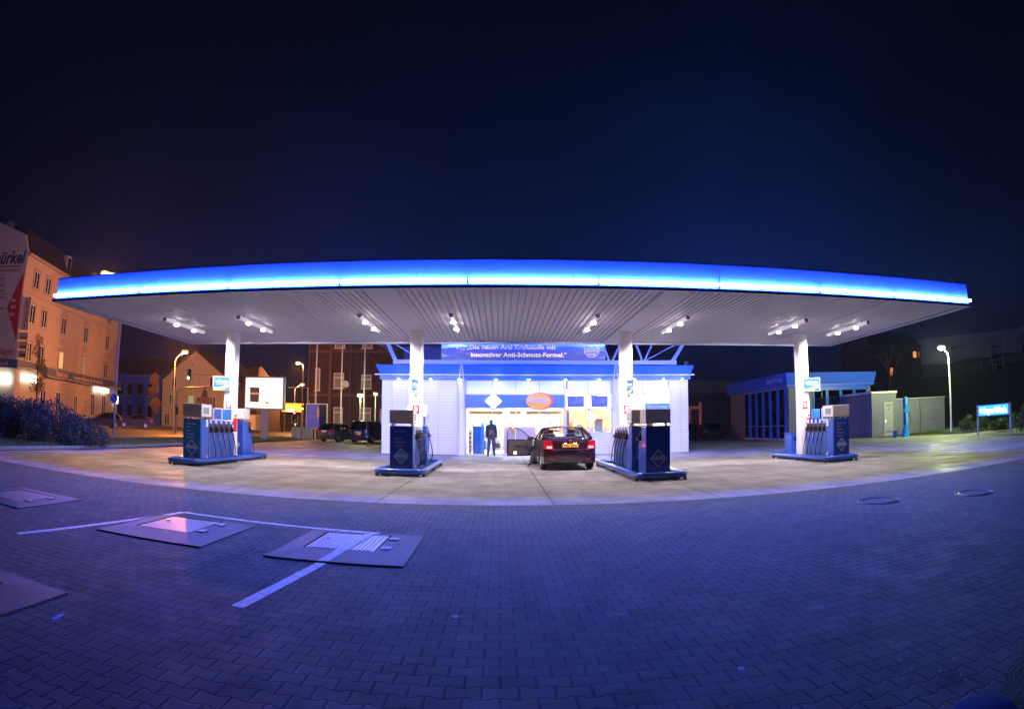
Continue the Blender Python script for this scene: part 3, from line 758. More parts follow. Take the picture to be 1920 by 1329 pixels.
for x, y, l in ((11.15, 20.35, 'fourth island at the right'),):
    t = thing('waste_bin', 'blue box-shaped bin at the rear of the ' + l, 'bin', (x, y, .075))
    b = MB(); b.box(-.3, .3, -.28, .28, .0, .86); b.obj('body', M_pumpblue, t, bevel=.02)
    b = MB(); b.box(-.31, .31, -.29, .29, .87, .92); b.obj('lid', M_pumpblue, t, bevel=.01)
    b = MB(); b.box(-.2, .2, -.295, -.285, .62, .76); b.obj('slot', M_black, t)
# ================================================================ shop
SX0, SX1, SY = -5.95, 9.68, 29.3
shop = thing('petrol_shop', 'bright white petrol station shop with blue fascia and glazed front', 'shop', (0, 0, 0))
clad = NB('shop_cladding'); g = clad
zs = g.sp.outputs[2]; wv = g.M('FRACT', g.M('DIVIDE', zs, .145))
gro = g.M('LESS_THAN', wv, .10)
g.color(g.mixc(g.M('MULTIPLY', gro, .55), (.84,.83,.86), (.40,.40,.48))); g.rough(.42); g.bump(wv, .012, .8)
M_clad2 = clad.m
def cladding(x0, x1, z0=0.0, z1=3.72, y=SY):
    b = MB(); b.box(x0, x1, y, y+.12, z0, z1); return b.obj('cladding', M_clad2, shop)
def trimv(x0, x1, z0, z1, y0=SY-.03, y1=SY+.1, nm='frame'):
    b = MB(); b.box(x0, x1, y0, y1, z0, z1); return b.obj(nm, M_white, shop, bevel=.006)
cladding(SX0, -5.48); cladding(-5.40, -3.12); cladding(-3.04, -2.02)
trimv(-5.48, -5.40, 0, 3.72, nm='corner_trim'); trimv(-3.12, -3.04, 0, 3.72, nm='corner_trim')
cladding(3.30, 5.58, 0, 1.05); cladding(5.95, 8.62, 0, 1.05); cladding(8.74, 9.2); cladding(9.28, SX1)
trimv(9.2, 9.28, 0, 3.72, nm='corner_trim')
b = MB(); b.box(SX0, SX0+.12, SY+.121, SY+9, 0, 3.72); b.box(SX1-.12, SX1, SY+.121, SY+9, 0, 3.72); b.box(SX0, SX1, SY+9.001, SY+9.12, 0, 3.72); b.obj('wall', M_clad2, shop)
b = MB(); b.box(SX0-.1, SX1+.1, SY-.05, SY+9.2, 3.93, 4.0); b.obj('roof', M_darkgrey, shop)
# fascia: flares outwards to the top, white line, lower band
def fascia(y, s):
    b = MB()
    b.hexa([(-6.02,y,3.99),(9.75,y,3.99),(9.75,y+s*.1,3.99),(-6.02,y+s*.1,3.99)], [(-6.22,y-s*.14,4.43),(9.92,y-s*.14,4.43),(9.92,y+s*.1,4.43),(-6.22,y+s*.1,4.43)])
    b.box(-6.02, 9.75, min(y+s*.001,y+s*.1), max(y+s*.001,y+s*.1), 3.72, 3.925)
    return b.obj('fascia', M_shopblue, shop)
fascia(SY-.25, 1)
b = MB(); b.box(-6.28, 9.96, SY-.33, SY-.16, 3.935, 3.98); b.obj('fascia_stripe', M_text, shop)
b = MB(); b.box(-6.0, 9.72, SY-.15, SY+.12, 3.73, 3.76); b.obj('soffit', M_white, shop)
b = MB(); b.hexa([(-6.02,SY-.14,3.99),(-5.93,SY-.14,3.99),(-5.93,SY+9,3.99),(-6.02,SY+9,3.99)], [(-6.22,SY-.14,4.43),(-5.93,SY-.14,4.43),(-5.93,SY+9,4.43),(-6.22,SY+9,4.43)])
b.hexa([(9.66,SY-.14,3.99),(9.75,SY-.14,3.99),(9.75,SY+9,3.99),(9.66,SY+9,3.99)], [(9.66,SY-.14,4.43),(9.92,SY-.14,4.43),(9.92,SY+9,4.43),(9.66,SY+9,4.43)]); b.obj('side_fascia', M_shopblue, shop)
# entrance glazing
b = MB()
for x in (-1.68, -.40, .77, 1.95, 3.16): b.box(x-.03, x+.03, SY-.02, SY+.05, 0, 2.30)
b.box(-1.71, 3.19, SY-.02, SY+.05, 2.24, 2.31); b.box(-1.71, 3.19, SY-.015, SY+.045, 0, .06)
b.obj('door_frame', M_white, shop)
for a, c in ((-1.65,-.43),(-.37,.74),(.80,1.92),(1.98,3.13)):
    b = MB(); b.box(a, c, SY+.01, SY+.02, .06, 2.24); b.obj('glass_pane', M_glass, shop)
trimv(3.19, 3.30, 0, 3.72); trimv(-2.02, -1.71, 0, 3.72, nm='pier'); trimv(8.62, 8.74, 0, 3.72)
b = MB(); b.box(-1.71, 3.19, SY-.10, SY+.0, 2.32, 2.99); sb = b.obj('sign_band', M_shopblue, shop, bevel=.006)
# transom panes: shop light through the frosted glass is set as emission
M_trans = mat('transom', (.62,.70,.86), .35, emit=(.55,.66,1.), es=.45)
for a, c in ((-1.68,-.40),(-.40,.77),(.77,1.95),(1.95,3.16),(3.33,4.40),(4.40,5.58),(5.95,7.20),(7.20,8.60)):
    b = MB(); b.box(a+.03, c-.03, SY+.02, SY+.04, 3.03, 3.66); b.obj('transom_pane', M_trans, shop)
b = MB()
for x in (-1.68,-.40,.77,1.95,3.16,4.40,5.58,7.20): b.box(x-.028, x+.028, SY-.01, SY+.05, 3.0, 3.72)
b.box(-1.7, 8.62, SY-.012, SY+.051, 3.66, 3.72); b.box(-1.7, 8.62, SY-.012, SY+.051, 2.985, 3.04); b.obj('transom_frame', M_white, shop)
# right windows
b = MB()
for x in (4.42, 5.60, 7.22): b.box(x-.04, x+.04, SY-.02, SY+.05, 1.05, 2.99)
b.box(3.30, 5.60, SY-.02, SY+.05, 2.22, 2.29); b.box(3.30, 5.58, SY-.02, SY+.05, 1.05, 1.10); b.box(5.95, 8.62, SY-.02, SY+.05, 1.05, 1.10)
b.obj('window_frame', M_white, shop)
for a, c, z0, z1 in ((3.32,4.38,1.1,2.22),(4.46,5.56,1.1,2.22),(3.32,4.38,2.29,2.98),(4.46,5.56,2.29,2.98),(5.95,7.18,1.1,2.98),(7.26,8.60,1.1,2.98)):
    b = MB(); b.box(a, c, SY+.01, SY+.02, z0, z1); b.obj('glass_pane', M_glass, shop)
b = MB(); b.box(5.60, 5.95, SY, SY+.1, 1.05, 3.72); b.obj('pier', M_white, shop)
# interior room
M_in = mat('shop_inner_wall', (.86,.83,.74), .6); M_orange = mat('orange_band', (.75,.33,.04), .5)
b = MB(); b.box(-1.95, 8.70, SY+6.3, SY+6.4, 0, 3.3); b.box(-2.05, -1.95, SY+.13, SY+6.4, 0, 3.3); b.box(8.70, 8.8, SY+.13, SY+6.4, 0, 3.3); b.obj('inner_wall', M_in, shop)
b = MB(); b.box(-1.95, 8.7, SY+.13, SY+6.3, .005, .012); b.obj('shop_floor', mat('shop_tiles', (.62,.58,.52), .25, var=.1), shop)
b = MB(); b.box(-1.95, 8.7, SY+.15, SY+6.3, 3.22, 3.28); b.obj('inner_ceiling', M_in, shop)
M_panel = emis('light_panel', (1.0, .93, .80), SHOP_L)
for x in (-.9, .9, 2.6, 4.4, 6.2, 7.9):
    for y in (1.0, 2.9, 4.8):
        b = MB(); b.box(x-.42, x+.42, SY+y-.5, SY+y+.5, 3.18, 3.215); b.obj('light_panel', M_panel, shop)
b = MB(); b.box(-1.55, .15, SY+.25, SY+.30, 2.02, 2.20); b.box(.45, 1.05, SY+.25, SY+.30, 2.02, 2.20); b.box(1.3, 3.05, SY+.25, SY+.30, 2.02, 2.20); b.obj('orange_band', M_orange, shop)
b = MB(); b.box(3.3, 8.7, SY+3.6, SY+3.7, 1.0, 2.4); b.obj('bistro_wall', mat('bistro_brown', (.40,.17,.07), .6, var=.4, vscale=1.3), shop)
b = MB(); b.box(3.35, 8.6, SY+.5, SY+1.1, .1, 1.12); b.obj('bistro_counter', M_white, shop)
b = MB(); b.box(3.25, 3.45, SY+.1, SY+.3, 1.1, 2.2); b.obj('orange_curtain', M_orange, shop)
# soffit downlights
M_down = emis('downlight_glow', (1.0,.90,.97), 150.)
for x in (-5.0, -3.4, -2.0, -.2, 1.4, 3.2, 4.9, 6.6, 8.2, 9.2):
    b = MB(); b.cone((x, SY-.56, 3.69), (x, SY-.56, 3.72), .045, .045, 10); b.obj('downlight', M_down, shop)
    b = MB(); b.box(x-.02, x+.02, SY-.55, SY-.26, 3.722, 3.745); b.obj('downlight_arm', M_steel, shop)
# rooftop frame (slanting posts carrying a higher roof)
rf = thing('roof_truss', 'white slanting roof frame rising behind the blue shop fascia', 'roof frame', (0, 0, 0))
b = MB(); b.box(-5.60, 9.42, 30.35, 30.6, 4.62, 4.84); b.obj('lower_beam', M_white, rf, bevel=.01)
b = MB(); b.box(-6.6, 10.2, 30.3, 37.4, 5.75, 5.95); b.obj('upper_roof', M_darkgrey, rf)
def post(x0, x1, w=.09, y=30.47, nm='slanting_post'):
    b = MB(); b.hexa([(x0-w,y-.06,4.84),(x0+w,y-.06,4.84),(x0+w,y+.06,4.84),(x0-w,y+.06,4.84)], [(x1-w,y-.06,5.75),(x1+w,y-.06,5.75),(x1+w,y+.06,5.75),(x1-w,y+.06,5.75)]); b.obj(nm, M_white, rf)
post(-5.5, -5.95, .11); post(9.25, 9.85, .11)
for x in (-4.0, -1.65, .8, 3.2, 5.7, 7.5): post(x, x-.32, .05); 
for x in (3.35, 5.9, 7.65): post(x, x+.45, .05, nm='brace')
post(-4.1, -5.65, .05, 30.45, 'brace'); post(7.7, 9.5, .05, 30.45, 'brace')
b = MB(); b.box(-5.3, -1.5, 32.0, 32.1, 4.6, 5.75); b.obj('clerestory', mat('clerestory_brown', (.12,.09,.09), .5, var=.4, vscale=1.), rf)
b = MB(); b.box(-2.2, 6.2, 30.7, 30.8, 4.0, 4.6); b.obj('warm_strip', mat('warm_glow_cream', (.75,.62,.45), .6), rf)  # added strip; its cream colour stands for warm light behind the beam
b = MB()
for x in (-5.2, -3.0, -.8, 1.4, 3.6, 5.8, 8.0): b.box(x-.06, x+.06, 30.4, 30.5, 4.0, 4.62)
b.obj('stub_post', M_darkgrey, rf)
# signs on the shop
def shopsign(): pass
t = thing('diamond_sign', 'glowing white diamond sign on the blue band over the entrance', 'illuminated sign', (-.33, SY-.11, 2.67))
b = MB(); b.prism([(0,.43),(.45,0),(0,-.43),(-.45,0)], (0,0,0), (1,0,0), (0,0,1), (0,-.09,0)); b.obj('frame', M_white, t, bevel=.004)
b = MB(); b.prism([(0,.36),(.375,0),(0,-.36),(-.375,0)], (0,-.0905,0), (1,0,0), (0,0,1), (0,-.012,0)); b.obj('lit_face', emis('diamond_glow', (.62,.88,1.0), 9.), t)
text('lettering', 'ARAL', .2, emis('diamond_letters', (.45,.65,1.), 2.6), t, (0, -.106, 0), 0, .002, .004, width=.44)
t = thing('oval_sign', 'orange oval bistro sign overlapping the blue entrance band', 'sign', (1.90, SY-.105, 2.67))
def oval(rx, rz_, dx=0, n=40): return [(dx+rx*cos(2*pi*i/n), rz_*sin(2*pi*i/n)) for i in range(n)]
b = MB(); b.prism(oval(.68,.42,.06), (0,0,0), (1,0,0), (0,0,1), (0,-.12,0)); b.obj('rim', mat('oval_red', (.5,.06,.02), .5, emit=(.9,.12,.03), es=.25), t, bevel=.004)
b = MB(); b.prism(oval(.62,.38), (0,-.121,0), (1,0,0), (0,0,1), (0,-.02,0)); b.obj('face', mat('oval_orange', (.50,.26,.02), .5, emit=(1.,.42,.02), es=.42), t)
b = MB(); b.tube([( -.5,-.146,-.13), (-.47,-.146,-.02), (-.1,-.146,-.06), (.5,-.146,-.09)], .012, 6); b.obj('underline', mat('oval_violet', (.55,.45,.85), .5), t, True)
text('lettering', 'PetitBistro', .26, MATS['oval_violet'], t, (0, -.145, .05), 0, .003, .008, shear=.25, width=.92)
M_poster = mat('poster_blue', (.04,.10,.60), .4)
for x, l in ((3.76,'left blue poster hanging in the shop window above the counter'), (4.97,'right blue poster hanging in the shop window above the counter')):
    t = thing('window_poster', l, 'poster', (x, SY-.03, 2.655), 0, 'blue posters in the shop windows')
    b = MB(); b.box(-.42, .42, -.008, 0, -.29, .29); b.obj('sheet', M_poster, t)
    for k, ll in enumerate(('Die neuen Kraftstoffe', 'mit innovativer', 'Anti-Schmutz-Formel')): text('lettering', ll, .05, M_dim, t, (.16, -.010, .12-.09*k), 0, .001, width=.38-.04*(k==1))
    b = MB(); b.tube([(-.14+.07*cos(i*pi/8), -.011, -.08+.07*sin(i*pi/8)) for i in range(16)], .004, 4, closed=True); b.tube([(-.30+.05*cos(i*pi/8), -.011, .1+.05*sin(i*pi/8)) for i in range(16)], .004, 4, closed=True); b.obj('ring_mark', M_dim, t)
t = thing('night_counter_sign', 'blue sign reading Nachtschalter low in the right shop window', 'sign', (7.98, SY-.03, 2.36))
b = MB(); b.box(-.66, .66, -.012, 0, -.17, .17); b.obj('board', mat('night_blue', (.06,.22,.78), .4, emit=(.1,.3,1.), es=.15), t)
text('lettering', 'Nachtschalter', .22, M_text, t, (0, -.014, -.01), 0, .001, width=1.1)
# shop posts with pointed tops
for x, l in ((-1.90,'white round post with pointed tip left of the shop entrance'), (5.76,'white round post with pointed tip right of the shop windows')):
    t = thing('shop_post', l, 'post', (x, 28.95, 0), 0, 'white posts with pointed tips before the shop')
    b = MB(); b.cone((0,0,0), (0,0,3.72), .165, .165, 24); b.obj('shaft', M_column, t, True)
    b = MB()
    for k in range(4):
        a = R(45+90*k); c, s = cos(a), sin(a)
        b.hexa([(c*.14-s*.03, s*.14+c*.03, 3.74),(c*.16-s*.03, s*.16+c*.03, 3.74),(c*.16+s*.03, s*.16-c*.03, 3.74),(c*.14+s*.03, s*.14-c*.03, 3.74)], [(-s*.02+c*.01, c*.02+s*.01, 4.56),(-s*.02+c*.03, c*.02+s*.03, 4.56),(s*.02+c*.03, -c*.02+s*.03, 4.56),(s*.02+c*.01, -c*.02+s*.01, 4.56)])
    b.cone((0,0,4.5), (0,0,4.62), .035, .03, 10); b.obj('pointed_tip', M_white, t)
    b = MB(); b.cone((0,0,3.72), (0,0,3.745), .185, .185, 24); b.obj('collar', M_white, t, True)
# goods inside
def simple(name, label, cat, loc, group=None): return thing(name, label, cat, loc, 0, group)
t = simple('drinks_cooler', 'tall blue cooler inside the left shop door pane', 'cooler', (-1.08, SY+.75, .012))
b = MB(); b.box(-.3, .3, -.25, .25, 0, 1.42); b.obj('body', mat('cooler_blue', (.03,.16,.55), .35), t, bevel=.02)
b = MB(); b.box(.12, .26, -.28, -.25, .06, 1.5); b.obj('side_panel', mat('cooler_light', (.15,.4,.7), .3), t, bevel=.01)
b = MB(); b.cone((.19,-.2,1.43), (.19,-.2,1.68), .07, .03, 12); b.obj('bottle_top', mat('bottle_clear', (.4,.5,.62), .2), t, True)
t = simple('red_sign_post', 'narrow red and white upright sign left of the blue cooler', 'sign', (-1.50, SY+.6, .012))
b = MB(); b.box(-.07, .07, -.03, .03, 0, 1.25); b.obj('board', M_white, t)
b = MB()
for k in range(5): b.box(-.05, .05, -.036, -.031, .1+.22*k, .24+.22*k)
b.obj('red_field', M_red, t)
t = simple('promotion_counter', 'pale pink promotion counter with orange cups inside the entrance', 'counter', (1.05, SY+1.3, .012))
b = MB(); b.box(-.85, .75, -.35, .35, 0, 1.42); b.obj('body', mat('counter_pink', (.66,.52,.62), .5), t, bevel=.02)
b = MB(); b.prism([(-.2,0),(.2,0),(.1,-.3),(-.1,-.3)], (-.35,-.352,1.3), (1,0,0), (0,0,1), (0,-.02,0)); b.obj('cup_print', M_orange, t)
b = MB(); b.cone((.2,-.352,.6), (.2,-.37,.6), .16, .16, 20); b.cone((-.5,-.352,.55), (-.5,-.37,.55), .13, .13, 20); b.obj('round_print', mat('pale_orange', (.8,.5,.3), .5), t)
t = simple('wire_shelf', 'light blue slatted display shelf behind the car roof', 'shelf', (2.25, SY+1.6, .012))
b = MB()
for k in range(9): b.box(-.22, .22, -.2, .2, .5+.15*k, .53+.15*k)
b.obj('shelf', mat('shelf_blue', (.2,.5,.85), .4), t)
b = MB()
for xx in (-.22, .2):
    for yy in (-.2, .18): b.box(xx, xx+.02, yy, yy+.02, 0, 1.8)
b.obj('upright', M_steel, t)
cols_ = [(.6,.1,.08),(.1,.3,.6),(.75,.6,.1),(.15,.45,.2),(.8,.75,.7),(.55,.3,.12)]
rs = random.Random(5)
for i, x in enumerate((-.6, 1.2, 2.7)):
    t = simple('goods_shelf', ('left', 'middle', 'right')[i]+' goods shelf against the rear shop wall', 'shelf', (x, SY+5.6, .012), 'goods shelves at the rear of the shop')
    b = MB()
    for k in range(5): b.box(-.7, .7, -.25, .25, .2+.4*k, .23+.4*k)
    b.box(-.72, -.70, -.25, .25, 0, 2.0); b.box(.70, .72, -.25, .25, 0, 2.0); b.obj('rack', M_white, t)
    b = MB()
    for k in range(5):
        xx = -.68
        while xx < .6:
            w_ = rs.uniform(.06, .14); b.box(xx, xx+w_-.01, -.24, -.05, .231+.4*k, .231+.4*k+rs.uniform(.15,.3), mi=rs.randrange(6)); xx += w_
    o = b.obj('goods', [mat('goods_%d' % k, c_, .5) for k, c_ in enumerate(cols_)], t); o['kind'] = 'stuff'
for x, l in ((4.75,'left'), (6.6,'right')):
    t = simple('pendant_lamp', l+' white pendant lamp over the bistro counter', 'lamp', (x, SY+.8, 1.72), 'pendant lamps over the bistro counter')
    b = MB(); b.cone((0,0,0), (0,0,.32), .17, .05, 16, caps=False); b.obj('shade', mat('lamp_shade', (.85,.84,.8), .5, emit=(1.,.9,.75), es=1.2), t, True)
    b = MB(); b.cone((0,0,.32), (0,0,1.45), .008, .008, 6); b.obj('cord', M_black, t)
t = simple('coffee_machine', 'steel coffee machine on the bistro counter', 'coffee machine', (5.05, SY+.8, 1.12))
b = MB(); b.box(-.22, .22, -.2, .2, 0, .12); b.box(-.22, .22, .0, .2, .12, .5); b.box(-.22, .22, -.2, .2, .5, .68); b.obj('body', M_steel, t, bevel=.02)
b = MB(); b.box(-.15, .15, -.207, -.2, .53, .64); b.obj('panel', M_red, t)
for k, (x, l, hh_) in enumerate(((3.6,'tall yellow bottle display on the bistro counter',.62), (4.05,'green and cream package display on the bistro counter',.42))):
    t = simple('goods_display', l, 'display', (x, SY+.75, 1.12), 'goods displays on the bistro counter')
    b = MB(); b.box(-.16, .16, -.12, .12, 0, .03); b.box(-.16, .16, .10, .12, .03, hh_); b.obj('stand', M_white, t)
    b = MB()
    for i in range(4): b.cone((-.12+.08*i, -.0, .031), (-.12+.08*i, 0, hh_*.8), .032, .026, 10)
    b.obj('bottle', mat('yellow_bottle' if k == 0 else 'green_bottle', (.75,.5,.08) if k == 0 else (.2,.42,.25), .3), t, True)
for k in range(5):
    t = simple('cup_stack', ('first','second','third','fourth','fifth')[k]+' white cup stack from the left on the bistro counter', 'cups', (4.55+.09*k if k < 3 else 5.35+.1*(k-3), SY+.6, 1.12), 'white cup stacks on the bistro counter')
    b = MB()
    for i in range(3+k%2): b.cone((0,0,.05*i), (0,0,.05*i+.09), .03, .042, 12)
    b.obj('cup', M_white, t, True)
# pigeon-sized floodlight on roof corner
t = thing('roof_spotlight', 'small grey spotlight on the right end of the shop roof', 'spotlight', (9.6, SY, 4.43))
b = MB(); b.cone((0,0,0), (0,0,.10), .02, .02, 8); b.obj('post', M_steel, t)
b = MB(); b.cone((-.08,0,.15), (.12,0,.20), .09, .05, 12); b.obj('head', M_steel, t, True)
# banner under the rear canopy edge
ban = thing('banner', 'wrinkled blue fuel advertising banner hung under the canopy between the middle columns', 'banner', (.905, 22.52, 4.335))
W_, H_ = 6.34, .70
nx_, nz_ = 90, 14
def wob(u, v):
    s = .018*sin(9*u+4*v)+.012*sin(23*u-9*v+1)+.012*sin(41*u+16*v)*(.4+abs(u))
    return s*(1.2-.5*abs(v))*.3
def edge(u, v): return v*H_/2 - .05*(1-(2*u)**2)*.5*(1 if v > 0 else -.1)
vs = []; fs = []
for j in range(nz_+1):
    for i in range(nx_+1):
        u = i/nx_-.5; v = j/nz_*2-1
        vs.append((u*W_, wob(u*6, v), edge(u, v)))
for j in range(nz_):
    for i in range(nx_): a = j*(nx_+1)+i; fs.append((a, a+1, a+nx_+2, a+nx_+1))
g = NB('banner_cloth')
mp = g.t.nodes.new('ShaderNodeMapping'); mp.inputs['Rotation'].default_value = (0, R(24), 0); mp.inputs['Scale'].default_value = (.55, 1, 5.0); g.t.links.new(g.tc.outputs['Object'], mp.inputs[0])
n1 = g.noise(1.0, 3, .5, mp.outputs[0])
lft = g.rng(g.x, -2.9, -1.7, 1.0, 0.0)
rgt = g.rng(g.x, 1.9, 3.1, 0.0, .55)
str_ = g.M('MULTIPLY', g.rng(n1, .48, .62, 0, 1), g.M('MAXIMUM', lft, rgt), clamp=True)
g.color(g.mixc(str_, (.025,.065,.46), (.40,.58,.88))); g.rough(.6)
b = MB(); b.add(vs, fs); cl_ = b.obj('cloth', g.m, ban, True, fix=False)
b = MB(); b.tube([(-W_/2,0,H_/2-.0), (0,0,H_/2-.024), (W_/2,0,H_/2)], .010, 6); b.obj('top_hem', M_bluetrim, ban)
b = MB()
for x in (-W_/2, W_/2):
    for zz in (H_/2, -H_/2): b.tube([(x, 0, zz), (x+(.35 if x > 0 else -.35), .0, zz+(.18 if zz > 0 else .25))], .006, 5)
b.obj('guy_rope', M_darkgrey, ban)
M_btxt = mat('banner_lettering', (.85,.83,.92), .45)
text('lettering', '\u201eDie neuen Aral Kraftstoffe mit', .245, M_btxt, ban, (-.49, -.095, .12), 0, .002, .006, width=3.42)
text('lettering', 'innovativer Anti-Schmutz-Formel.\u201c', .245, M_btxt, ban, (-.19, -.095, -.175), 0, .002, .006, width=3.67)
bx = 2.62
b = MB(); b.tube([(bx+.29*cos(i*pi/20), -.09, .01+.26*sin(i*pi/20)) for i in range(40)], .011, 6, closed=True)
b.box(bx-.31, bx+.31, -.094, -.088, .062, .074); b.box(bx-.31, bx+.31, -.094, -.088, -.08, -.068); b.obj('round_seal', M_btxt, ban)
text('lettering', 'NEU', .09, M_btxt, ban, (bx, -.09, .15), 0, .002, .003)
text('lettering', 'Anti-Schmutz', .10, M_btxt, ban, (bx, -.09, -.005), 0, .002, .003, width=.54)
text('lettering', 'Formel', .10, M_btxt, ban, (bx, -.09, -.15), 0, .002, .003, width=.3)
text('lettering', 'A', .14, M_btxt, ban, (-2.55, -.09, .08), 0, .002, .003); text('lettering', 'Aral', .11, M_btxt, ban, (-2.35, -.09, .04), 0, .002, .003)

# ================================================================ car wash
wash = thing('car_wash_hall', 'dark blue-lit car wash hall with tall glazed side behind the fourth island', 'car wash', (0,0,0))
M_wcl = mat('wash_cladding', (.17,.17,.22), .5, var=.1, vscale=1); M_wblue = mat('wash_blue', (.03,.14,.85), .4)
X0, X1, Y0, Y1 = 20.0, 27.55, 37.3, 48.4
b = MB(); b.box(X0, X0+.15, 45.4, Y1, 0, 3.75); b.box(X0, X0+.15, Y0+.16, 37.6, 0, 3.75); b.box(X0, 22.05, Y0, Y0+.15, 0, 3.75); b.box(X1-.35, X1, Y0, Y0+.15, 0, 3.75); b.box(X1-.15, X1, Y0+.16, Y1, 0, 3.75); b.box(X0+.16, X1-.16, Y1-.15, Y1, 0, 3.75)
b.obj('wall', M_wcl, wash)
b = MB(); b.box(X0+.16, X1-.16, Y0+.16, Y1-.16, 3.6, 3.7); b.obj('roof', M_darkgrey, wash)
def wf(x0, x1, y0, y1):
    b = MB(); b.hexa([(x0,y0,3.9),(x1,y0,3.9),(x1,y1,3.9),(x0,y1,3.9)], [(x0-.2,y0-.2,4.72),(x1+.2,y0-.2,4.72),(x1+.2,y1+.2,4.72),(x0-.2,y1+.2,4.72)]); b.box(x0, x1, y0, y1, 3.75, 3.86); return b
wf(X0-.2, X1+.2, Y0-.2, Y1+.2).obj('fascia', M_wblue, wash)
b = MB(); b.box(X0-.3, X1+.3, Y0-.3, Y1+.3, 3.861, 3.895); b.obj('fascia_stripe', mat('stripe_blue', (.2,.3,.8), .4), wash)
n = 6; st = (45.4-37.7)/n
for k in range(n):
    y = 37.7+st*k
    b = MB(); b.box(X0+.05, X0+.07, y+.28, y+st-.0, .15, 3.66); b.obj('glass_pane', M_darkglass, wash)
    b = MB(); b.box(X0-.04, X0+.12, y, y+.28, 0, 3.75); b.obj('mullion', M_wblue, wash)
b = MB(); b.box(X0-.03, X0+.1, 37.6, 45.4, .0, .14); b.box(X0-.02, X0+.03, 37.6, 45.4, 1.02, 1.06); b.box(X0-.03, X0+.1, 37.6, 45.4, 3.66, 3.74); b.obj('rail', mat('rail_pink', (.5,.42,.5), .4), wash)
for k in range(4):
    x = 22.1+k*1.27
    b = MB(); b.box(x, x+.09, Y0-.05, Y0+.08, .05, 3.55); b.box(x+1.13, x+1.22, Y0-.05, Y0+.08, .05, 3.55); b.box(x+.091, x+1.129, Y0-.05, Y0+.08, .05, .3); b.box(x+.091, x+1.129, Y0-.05, Y0+.08, 1.1, 1.22); b.box(x+.091, x+1.129, Y0-.05, Y0+.08, 3.45, 3.55)
    d_ = b.obj('folding_door', mat('door_blue', (.02,.18,.62), .35), wash)
    b = MB(); b.box(x+.092, x+1.128, Y0, Y0+.02, .3, 3.45); b.obj('door_glass', M_darkglass, d_)
b = MB(); b.box(22.0, 27.25, Y0-.06, Y0+.1, 3.56, 3.74); b.obj('lintel', M_wblue, wash)
text('lettering', 'SuperWash', .5, mat('wash_letter', (.35,.35,.75), .5), wash, (X0-.34, 38.9, 4.3), -pi/2, .02, .01, width=2.6)
for i, (yy, xx) in enumerate(((40.0, 22.4), (43.0, 23.6))):
    t = thing('wash_brush', ('nearer','farther')[i]+' tall dark brush inside the car wash hall', 'wash brush', (xx, yy, 0), 0, 'brushes in the car wash hall')
    b = MB(); b.cone((0,0,.2), (0,0,2.7), .42, .42, 18); b.obj('bristles', mat('bristle', (.05,.06,.25), .9, var=.5, vscale=20), t)
    b = MB(); b.cone((0,0,0), (0,0,3.3), .06, .06, 10); b.obj('shaft', M_steel, t)
# white plant room and garages
pr = thing('plant_room', 'white flat-roofed block with a service door beside the car wash', 'outbuilding', (0,0,0))
b = MB(); b.box(24.45+3.15, 26.75, 33.0, 33.1, 0, 0.0)
b = MB(); b.box(24.45, 26.75, 33.0, 37.1, 0, 2.92); b.obj('wall', M_wcl, pr)
b = MB(); b.box(24.40, 26.82, 32.94, 37.15, 2.921, 3.04); b.obj('roof_edge', M_white, pr)
b = MB(); b.box(25.52, 26.40, 32.96, 32.998, .02, 2.32); d_ = b.obj('door', mat('door_white', (.32,.32,.35), .45), pr)
b = MB(); b.box(25.72, 26.2, 32.945, 32.958, 2.06, 2.11); b.box(25.72, 26.2, 32.945, 32.958, .3, .36); b.obj('vent', M_darkgrey, d_)
b = MB(); b.cone((25.95,32.957,1.85), (25.95,32.945,1.85), .09, .09, 3); b.obj('warning_plate', M_darkgrey, d_)
b = MB(); b.cone((25.6,32.95,1.05), (25.68,32.93,1.05), .02, .02, 8); b.obj('handle', M_steel, d_)
for k, (a, c, l) in enumerate(((26.85,29.55,'left white garage with an up-and-over door behind the air tower'), (29.65,32.35,'right white garage with an up-and-over door left of the street lamp'))):
    t = thing('garage', l, 'garage', (a, 33.4, 0), 0, 'white garages at the right')
    w_ = c-a
    b = MB(); b.box(0, w_, .1, 5.5, 0, 2.45); b.obj('wall', M_wcl, t)
    b = MB(); b.box(-.0, w_+.0, .0, 5.55, 2.451, 2.53); b.obj('roof', M_grey, t)
    b = MB(); b.box(.15, w_-.15, .06, .099, .03, 2.3); d_ = b.obj('garage_door', mat('garage_door', (.17,.17,.24), .45, var=.08, vscale=1.5), t)
    b = MB(); b.box(w_/2-.05, w_/2+.05, .03, .059, .85, .93); b.obj('handle', M_black, d_)
# air and vacuum tower
t = thing('air_tower', 'slim cyan-lit air and vacuum tower before the white garages', 'air tower', (25.12, 30.0, 0))
b = MB(); b.box(-.17, .17, -.15, .15, 0, .12); b.hexa([(-.26,-.2,.0),(.26,-.2,0),(.26,.2,0),(-.26,.2,0)], [(-.10,-.1,.72),(.12,-.1,.72),(.12,.1,.72),(-.10,.1,.72)]); b.obj('base', mat('tower_blue', (.03,.35,.75), .35), t)
b = MB(); b.box(-.12, -.03, -.1, .1, .721, 2.45); b.obj('back_rib', M_pumpblue, t)
b = MB(); b.box(-.028, .12, -.11, .1, .722, 2.5); b.obj('column', emis('tower_cyan', (.05,.75,.95), .85), t)
b = MB(); b.prism([(-.22,0),(-.12,.25),(.08,.45),(.24,.15),(.2,-.06),(-.15,-.1)], (0,-.16,1.62), (1,0,0), (0,0,1), (0,.12,0)); b.obj('hose_holder', MATS['tower_blue'], t)
